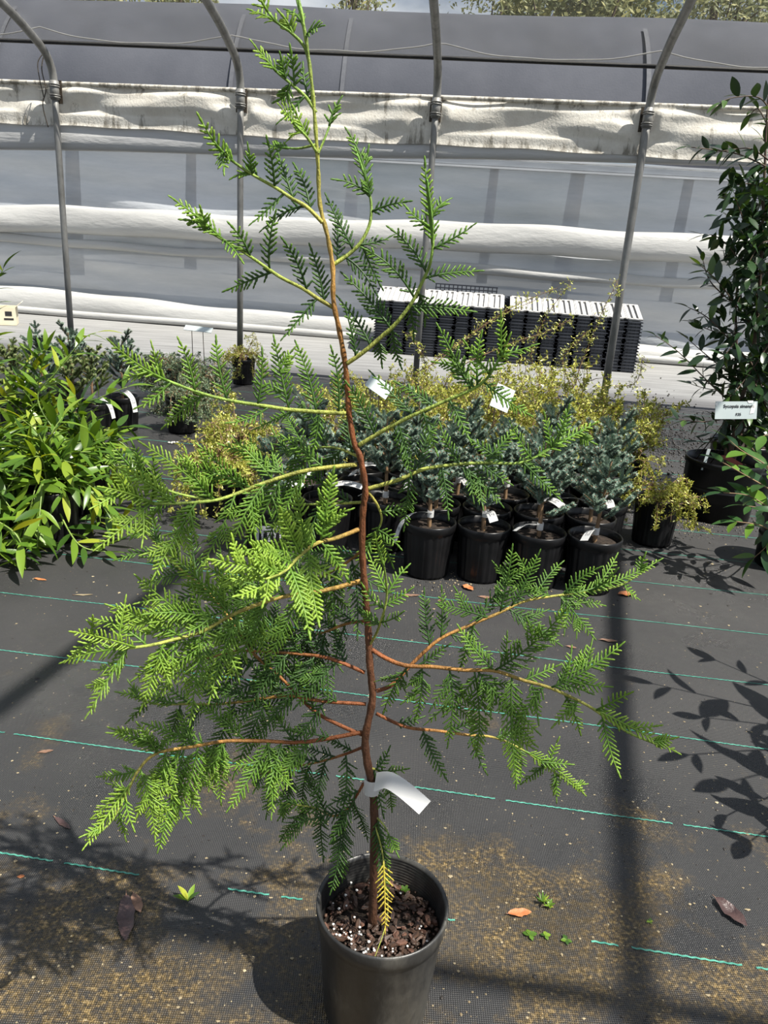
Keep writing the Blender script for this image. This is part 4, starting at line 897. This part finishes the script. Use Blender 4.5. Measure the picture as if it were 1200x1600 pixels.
def flush_leaves():
    random.shuffle(JOBS)
    for name, me, st, p, d, nn, sz, o0 in JOBS:
        if me.name not in LEAFGEO: LEAFGEO[me.name] = ([v.co.copy() for v in me.vertices], [tuple(q.vertices) for q in me.polygons])
        V0, F0 = LEAFGEO[me.name]; rid = st.parent.name; best = None
        for k in range(26):
            F_ = frame(d, nn); V = [p+F_ @ (v*sz) for v in V0]; n = 20*sum(blocked(v) for v in V)
            n = n or hits(rid, V, F0)
            if best is None or n < best[0]: best = (n, F_, V)
            if n == 0: break
            d = (d+Vector((R(-.4, .4), R(-.4, .4), R(-.15, .4)))).normalized(); nn = nn+rv(.15)
        register(rid, best[2], F0); place(name, me, st, Matrix.Translation(p-o0) @ best[1].to_4x4() @ Matrix.Scale(sz, 4))
    JOBS.clear()
def blocked(p, own=None):
    if p.z < .004: return True
    for x, y, r_, h_ in POTS:
        if own and abs(x-own[0]) < 1e-4 and abs(y-own[1]) < 1e-4: continue
        if p.z < h_+.004 and (p.x-x)**2+(p.y-y)**2 < (r_+.005)**2: return True
    return False
def leafy_stem(root, pts, r, meshes, size, spacing, start=.15, spread=.9, mat='stemgreen', upb=.25, nameleaf='leaf', alt=2.4, flat=None):
    n = max(12, int(len(pts)*6)); q = spline(pts, n); own = tuple(root.location[:2])
    for p in q:
        p.z = max(p.z, .025)
        while blocked(p, own): p.z += .01
    for _ in range(3):
        for i in range(1, n):
            zz = (q[i-1].z+q[i+1].z)/2
            if zz > q[i].z: q[i].z = zz
    mb = MB(); mb.tube(q, [r*(1-.7*i/n)+.0006 for i in range(n+1)], 6)
    st = part('stem', mb, M[mat], root); Lc = [0]
    if len(mb.v) < 2000: register(root.name, [v.copy() for v in mb.v], mb.f)
    for i in range(1, n+1): Lc.append(Lc[-1]+(q[i]-q[i-1]).length)
    tot = Lc[-1]; s = tot*start; k = 0; o0 = wroot(root); ph = R(0, 6.28)
    while s < tot:
        i = max(1, min(n, next((j for j in range(n+1) if Lc[j] >= s), n))); p = q[i]; t_ = (q[i]-q[i-1]).normalized(); side = t_.orthogonal().normalized()
        if flat is not None:
            sd = t_.cross(flat).normalized()*(1 if k % 2 else -1); d = sd
        else: d = Matrix.Rotation(ph+k*alt, 3, t_) @ side
        d = (d*spread+t_*R(.55, .9)+Vector((0, 0, upb*R(-.3, 1)))).normalized()
        nn = (Vector((0, 0, 1))+rv(.25)+t_*.3); sz = size*R(.72, 1.15)*(1 if s < tot*.85 else .75)
        me_ = random.choice(meshes); put_leaf(nameleaf, me_, st, p, d, nn, sz, o0); leafcount[0] += 1
        s += spacing*R(.8, 1.2); k += 1
    # closing leaf
    t_ = (q[-1]-q[-2]).normalized(); put_leaf(nameleaf, random.choice(meshes), st, q[-1], t_, Vector((0, 0, 1))+rv(.2), size*.8, o0)
    return st
leafcount = [0]
POTS += [(x, y, .095, .2) for x, y in ((-1.22, 2.66), (-1.22, 2.98), (-1.52, 2.78), (-1.50, 3.20), (-1.72, 3.05), (-1.47, 2.50))]
SA = [leaf_mesh('leaf', M['sarco'], .23, .12, .10), leaf_mesh('leaf', M['sarco'], .21, .32, .12), leaf_mesh('leaf', M['sarco'], .25, .22, .06)]
SY = [leaf_mesh('leaf', M['syco'], .38, .18, .10), leaf_mesh('leaf', M['syco'], .33, .30, .12), leaf_mesh('leaf', M['syco'], .40, .10, .06)]
LU = [leaf_mesh('leaf', M['lush'], .42, .18, .08), leaf_mesh('leaf', M['lush'], .32, .30, .10)]
def sarco(x, y, hgt, n, lab, tall=(), size=.128):
    r = empty('leafy_shrub', (x, y, 0), lab, 'shrub'); place('pot', POTM, r); place('soil', SOILM, r)
    b = Vector((x, y, .17)); leafcount[0] = 0
    for k in range(n):
        th = k*2.399+R(-.3, .3); sp2 = R(.2, 1.15); hh_ = hgt*R(.45, 1.0)*(1.1-.45*sp2)
        e = b+Vector((math.cos(th)*sp2*.26, math.sin(th)*sp2*.26, hh_-.17)); mid = b.lerp(e, .5)+Vector((-math.cos(th)*.02, -math.sin(th)*.02, .06))
        if sp2 > .75: e.z = max(.05, e.z-.2*R(.6, 1.5))
        leafy_stem(r, [b+rv(.012), mid, e], .0032, SA, size, .0215, .22)
    for pl, Y in tall: leafy_stem(r, [b]+[at(px, py, Y) for px, py in pl], .0034, SA, size, .024, .35)
    return r
sarco(-1.22, 2.66, .50, 21, 'glossy narrow-leaved shrub spreading yellow-green leaves over the ground cloth', [([(130, 760), (180, 820)], 2.6), ([(120, 850), (165, 862)], 2.5), ([(90, 740), (150, 690)], 2.75)])
sarco(-1.22, 2.98, .52, 17, 'glossy narrow-leaved shrub whose shoot reaches toward the fir pots', [([(110, 650), (160, 620), (198, 605)], 3.0), ([(100, 700), (140, 690), (172, 682)], 2.9), ([(60, 630), (90, 580), (130, 530), (150, 520)], 3.05)])
sarco(-1.52, 2.78, .62, 16, 'dense glossy narrow-leaved shrub between two leafy neighbours')
sarco(-1.50, 3.20, .62, 14, 'tall glossy narrow-leaved shrub before the yellow-tipped firs', [([(20, 620), (40, 570), (80, 540)], 3.2)])
sarco(-1.72, 3.05, .85, 11, 'tallest glossy narrow-leaved shrub with shoots above its neighbours', [([(-20, 560), (-15, 470), (5, 420)], 3.1)])
sarco(-1.47, 2.50, .45, 19, 'low glossy narrow-leaved shrub at the front of its row', [([(20, 830), (40, 880)], 2.35)])

# big dark shrub in the large pot with the lettered sign
bp = gnd(1133, 716, .28); bp.z = 0
def bigpot(r, p, D=.35, hgt=.28):
    POTS.append((p.x, p.y, D/2, hgt))
    mb = MB(); R_ = D/2; mb.lathe([(0, .004), (R_*.86, .004), (R_*.88, 0), (R_*.93, hgt*.5), (R_*.945, hgt*.51), (R_*.945, hgt*.53), (R_*.93, hgt*.54), (R_*.93, hgt*.60), (R_*.945, hgt*.61), (R_*.96, hgt*.9), (R_, hgt*.91), (R_, hgt*.985), (R_*.985, hgt), (R_*.955, hgt*.995), (R_*.94, hgt*.8)], 64, p)
    part('pot', mb, M['pot'], r); mb = soil_disc(R_*.945, hgt*.86); mb.v = [q+Vector((p.x, p.y, 0)) for q in mb.v]; part('soil', mb, M['soil'], r)
syc = empty('tall_leafy_shrub', bp, 'tall dark leathery-leaved shrub in the big pot with the lettered sign', 'shrub'); bigpot(syc, bp)
leafcount[0] = 0
by = bp.y
tr = [[(1142, 712), (1155, 640), (1175, 560), (1186, 460), (1192, 340), (1196, 230), (1200, 150)], [(1146, 712), (1180, 600), (1215, 480), (1235, 360), (1240, 240)], [(1138, 712), (1140, 640), (1150, 560), (1150, 470), (1160, 400)]]
for k, pl in enumerate(tr):
    mb = MB(); q = spline([Vector((at(pl[0][0], pl[0][1], by).x, by, .23))]+[at(x, y, by+.05*k) for x, y in pl[1:]], 40); mb.tube(q, [.011*(1-.8*i/40)+.001 for i in range(41)], 8); part('trunk', mb, M['darktwig'], syc)
sb = [([(1150, 640), (1100, 590), (1060, 550), (1024, 524)], -.05), ([(1160, 600), (1110, 560), (1075, 530)], .05), ([(1150, 650), (1100, 660), (1060, 655)], -.1), ([(1165, 560), (1110, 500), (1075, 480)], 0), ([(1180, 520), (1130, 450), (1095, 415)], -.05),
      ([(1185, 470), (1150, 400), (1120, 370), (1100, 368)], 0), ([(1190, 420), (1160, 340), (1150, 310)], -.05), ([(1192, 330), (1180, 290), (1145, 290)], 0), ([(1196, 260), (1150, 240), (1080, 230)], -.1), ([(1200, 250), (1170, 232), (1120, 238)], -.1), ([(1215, 200), (1190, 155), (1150, 152), (1125, 160)], -.1),
      ([(1200, 200), (1185, 170), (1172, 180)], .1), ([(1190, 300), (1210, 250), (1190, 215)], .05), ([(1150, 480), (1110, 440), (1098, 405)], .1), ([(1155, 520), (1120, 520), (1085, 505)], .12), ([(1150, 600), (1115, 610), (1080, 600)], .12), ([(1150, 640), (1120, 690), (1090, 690)], .1), ([(1170, 560), (1190, 610), (1160, 660)], -.12), ([(1180, 600), (1200, 650), (1180, 690)], -.05), ([(1200, 540), (1160, 600), (1140, 620)], -.1), ([(1200, 480), (1160, 520), (1130, 560)], -.12), ([(1210, 420), (1170, 440), (1150, 480)], -.1), ([(1220, 380), (1190, 380), (1165, 420)], -.08), ([(1220, 330), (1195, 340), (1175, 380)], -.05), ([(1230, 600), (1190, 640), (1170, 690)], .1), ([(1170, 600), (1150, 560), (1110, 590)], .15)]
for pl, dy in sb: leafy_stem(syc, [at(x, y, by+dy*(.3+.7*i/(len(pl)-1))) for i, (x, y) in enumerate(pl)], .0028, SY, .086, .027, .05, mat='darktwig', upb=.0)
print('syc leaves', leafcount[0])
mb = MB()
for k in range(900):                              # the leaves too many and too dim to pick apart
    px, py = random.gauss(1190, 38), R(260, 690)
    if px < 1075+abs(py-560)*.18: continue
    p = at(px, py, by+R(-.10, .16)); d = (rv()+Vector((0, 0, -.4))).normalized(); F_ = frame(d, Vector((0, 0, 1))+rv(.5)); l = R(.06, .095)
    P = [[p+F_ @ Vector((u*l, w_*l*.19*k2, -.18*l*u*u+.03*l*abs(k2))) for k2 in (-1, 0, 1)] for u, w_ in ((0, .06), (.3, .92), (.55, 1), (.8, .6), (1, .02))]; mb.grid(P)
    q = p-d*.01; mb.tube([q, p], .0008, 3, cap=False)
part('foliage', mb, M['syco'], syc)['kind'] = 'stuff'
p0 = Vector((at(1146, 700, by-.08).x, by-.08, .245))
mb = MB(); q = spline([at(1124, 714, by-.02), at(1137, 716, by-.10), at(1158, 728, by-.16)], 8); ribbon(mb, q, [Vector((.25, -.55, .8)).normalized()]*9, .026); part('red_tag', mb, M['redtag'], syc)
mb = MB(); p = at(1102, 722, by-.10); mb.box(p+Vector((0, 0, .012)), (.014, .002, .10), Matrix.Rotation(.10, 3, 'Y')); part('white_stake', mb, M['sign'], syc, False)
s2_ = empty('tall_leafy_shrub', (bp.x+.28, bp.y+.42, 0), 'dark leathery-leaved shrub in a black pot behind the big signed pot', 'shrub'); bigpot(s2_, Vector((bp.x+.28, bp.y+.42, 0)))
for k in range(13):
    th = k*2.4; b = Vector((bp.x+.28, bp.y+.42, .24)); hh_ = .5+.075*k
    leafy_stem(s2_, [b, b+Vector((math.cos(th)*.05, math.sin(th)*.05, hh_*.5)), b+Vector((math.cos(th)*.22, math.sin(th)*.22, hh_))], .004, SY, .09, .034, .3, mat='darktwig', upb=0)
# broad-leaved shrub beside it, reaching into view, and its neighbour to the side that shades the cloth
nb = Vector((1.62, 2.88, 0)); r = empty('broad_leafed_shrub', nb, 'broad green-leaved shrub reaching in before the big signed pot', 'shrub'); bigpot(r, nb, .26, .24)
for pl, Y in (([(1205, 735), (1160, 705), (1140, 688)], 2.75), ([(1210, 770), (1160, 740), (1128, 722)], 2.7), ([(1215, 800), (1170, 775), (1130, 770)], 2.7), ([(1220, 760), (1190, 720), (1175, 700)], 2.85), ([(1215, 830), (1185, 820), (1150, 815)], 2.65), ([(1215, 800), (1200, 850), (1178, 872)], 2.6), ([(1225, 840), (1200, 800), (1165, 790)], 2.8), ([(1225, 700), (1200, 680), (1180, 690)], 2.9)):
    leafy_stem(r, [nb+Vector((0, 0, .22))]+[at(x, y, Y) for x, y in pl], .003, LU, .108, .036, .55, mat='twig', upb=.1, flat=Vector((0, -.3, 1)))
nb = Vector((1.62, 1.55, 0)); r = empty('broad_leafed_shrub', nb, 'broad green-leaved shrub whose leaf shadows fall on the ground cloth', 'shrub'); bigpot(r, nb, .26, .24)
for e in ((.93, 1.28, .30), (1.0, 1.18, .40), (1.05, 1.42, .55), (1.12, 1.6, .5), (1.16, 1.3, .65), (1.1, 1.72, .62), (1.3, 1.9, .55), (1.25, 1.1, .5)):
    e = Vector(e); b = nb+Vector((0, 0, .22)); leafy_stem(r, [b, b.lerp(e, .5)+Vector((0, 0, .12)), e], .004, LU, .13, .075, .5, mat='twig', upb=.1, flat=Vector((0, -.3, 1)))

flush_leaves()
# ------------------------------------------------------------------ fallen leaves, weeds, litter
def fallen(px, py, ln, wd, rot, mat, lab, curl=.2, grp=None):
    p = gnd(px, py); mb = MB(); Rm = Matrix.Rotation(rot, 3, 'Z'); P = []
    for i in range(9):
        u = i/8; w_ = wd*math.sin(math.pi*min(1, u*.94+.04))**.75/2
        zc = .003+curl*ln*(.18*abs(u-.5)**1.5+.05*math.sin(u*9))
        P.append([p+Rm @ Vector(((u-.5)*ln, k*w_*(1+.12*math.sin(i*2.3+k)), zc+abs(k)*w_*.35*curl*2*(1+.3*math.sin(i*1.7)))) for k in (-1, -.5, 0, .5, 1)])
    lo = min(q.z for row in P for q in row)
    for row in P:
        for q in row: q.z += .0008-lo
    mb.grid(P); r = solo('fallen_leaf', mb, M[mat], p, lab, 'dead leaf', grp)
    mb = MB(); mb.tube([P[0][2]-Rm @ Vector((ln*.12, 0, 0)), P[0][2]], .0009, 5); part('stalk', mb, M['brown'], r); return r
fallen(731, 920, .05, .03, -.9, 'orange', 'curled orange dead leaf lying before the tagged fir pots', .6)
fallen(978, 930, .055, .038, .1, 'orange', 'bright orange dead leaf lying past the corner fir pot', .5)
fallen(642, 931, .062, .016, .1, 'brown', 'slim brown dead leaf on the green thread before the fir pots', .3)
fallen(760, 934, .05, .02, -.1, 'brown', 'flat brown dead leaf beside the curled orange one', .2)
fallen(951, 1002, .052, .016, -.1, 'brown', 'twisted pinkish brown dead leaf between two green threads', .4)
fallen(63, 906, .045, .014, -.2, 'orange', 'small rusty dead leaf near the leafy shrub row', .3)
fallen(131, 930, .055, .010, .2, 'litter', 'thin pale dry leaf lying along a green thread', .2)
fallen(72, 1175, .030, .011, .35, 'brown', 'small tapered brown dead leaf on the dry cloth', .3)
fallen(197, 1436, .095, .028, -1.25, 'purple', 'large wet purplish dead leaf lying on algae', .35)
fallen(214, 1412, .045, .018, -1.0, 'brown', 'brown leaf scrap tucked under the purplish leaf', .25)
fallen(812, 1428, .042, .018, .15, 'orange', 'salmon orange dead leaf beside the tiny weed tuft', .45)
fallen(1141, 1428, .068, .030, -1.1, 'purple', 'wrinkled grey-brown dead leaf on bare cloth', .55)
fallen(893, 1012, .03, .014, -.3, 'brown', 'crumpled reddish leaf bit under the long conifer branch', .4)
fallen(690, 938, .03, .012, .6, 'brown', 'short brown dead leaf touching the fir pot litter', .3)
fallen(33, 1370, .012, .008, .2, 'orange', 'tiny rusty leaf bit near the foremost green thread', .2)
fallen(98, 1287, .05, .012, -.6, 'purple', 'thin dark leaf scrap on brown algae', .2)
def weed(px, py, n, ln, wd, lab, up=.6, mat='sarco', name='weed_seedling'):
    p = gnd(px, py); r = empty(name, p, lab, 'weed')
    me = leaf_mesh('leaf', M[mat], wd, .2, .1)
    for k in range(n):
        th = k*6.283/n+R(-.4, .4); d = Vector((math.cos(th), math.sin(th), up*R(.6, 1.4))).normalized()
        place('leaf', me, r, Matrix.Translation((0, 0, .003)) @ frame(d, Vector((0, 0, 1))+rv(.1)).to_4x4() @ Matrix.Scale(ln*R(.7, 1.15), 4))
    return r
weed(294, 1408, 5, .028, .36, 'young green weed growing through the ground cloth on algae', .9)
weed(848, 1412, 16, .018, .2, 'tiny feathery weed tuft beside the salmon leaf', 1.2)
weed(858, 1418, 8, .012, .4, 'small sprouting weed clump touching the weed tuft', .8)
weed(828, 1463, 4, .013, .75, 'round-leaved seedling by the faded green thread', .12)
weed(852, 1464, 4, .010, .75, 'round-leaved seedling pair on damp algae', .12)
weed(885, 1471, 4, .011, .7, 'pale two-leaved seedling nearest the green thread end', .2)
weed(1015, 1442, 5, .007, .6, 'minute green sprout alone on sandy algae', .3)
# white scrap on the cloth
p = gnd(270, 694); mb = MB()
for k in range(6): blob(mb, p+Vector((R(-.025, .025), R(-.012, .012), .006+R(0, .008))), R(.005, .011))
solo('paper_scrap', mb, M['white'], p, 'small crumpled white scrap lying on the ground cloth', 'scrap')
# crumbs nobody could count
mbA, mbB = MB(), MB(); POTS.append((PC.x, PC.y, .093, .2)); cells = {}
def crumb(mb, p, s, fl=1.0):
    ext = s*(1.8 if fl < 1 else 1.25); k0 = (int(p.x//.03), int(p.y//.03))
    for x, y, r_, h_ in POTS:
        if (p.x-x)**2+(p.y-y)**2 < (r_*.90+ext)**2: return
    for i in (-1, 0, 1):
        for j in (-1, 0, 1):
            for x, y, e in cells.get((k0[0]+i, k0[1]+j), ()):
                if (p.x-x)**2+(p.y-y)**2 < (ext+e)**2: return
    cells.setdefault(k0, []).append((p.x, p.y, ext)); blob(mb, Vector((p.x, p.y, s*(.15 if fl < 1 else .3))), s, 0, fl)
for k in range(2600):
    px, py = R(-40, 1240), 640+960*R(0, 1)**.9; p = gnd(px, py)
    if p.y > 6.3+K*p.x: continue
    s = R(.0007, .0027)*(1 if p.y < 2.2 else 1.7)*(1.6 if random.random() < .08 else 1); crumb(random.choice((mbA, mbA, mbB)), p, s, .45)
for k in range(1100): crumb(mbB, gnd(random.gauss(1030, 40), random.gauss(690, 28)), R(.003, .010))
for k in range(700): crumb(random.choice((mbA, mbB)), gnd(R(640, 980), random.gauss(905, 9)), R(.0015, .005))
for k in range(650): crumb(random.choice((mbB, mbB, mbB, mbB, mbA)), gnd(random.gauss(1090, 60), random.gauss(815, 14)), R(.0015, .0045))
solo('pale_crumbs', mbA, M['litter'], (0, 0, 0), 'pale bark and leaf crumbs scattered over the ground cloth', 'litter', kind='stuff', smooth=False)
solo('dark_crumbs', mbB, M['dirt'], (0, 0, 0), 'dark spilled potting crumbs scattered over the ground cloth', 'litter', kind='stuff', smooth=False)
print('sprays', nspray[0], 'objects', len(bpy.data.objects), 'tris', sum(len(p.vertices)-2 for m_ in bpy.data.meshes for p in m_.polygons))
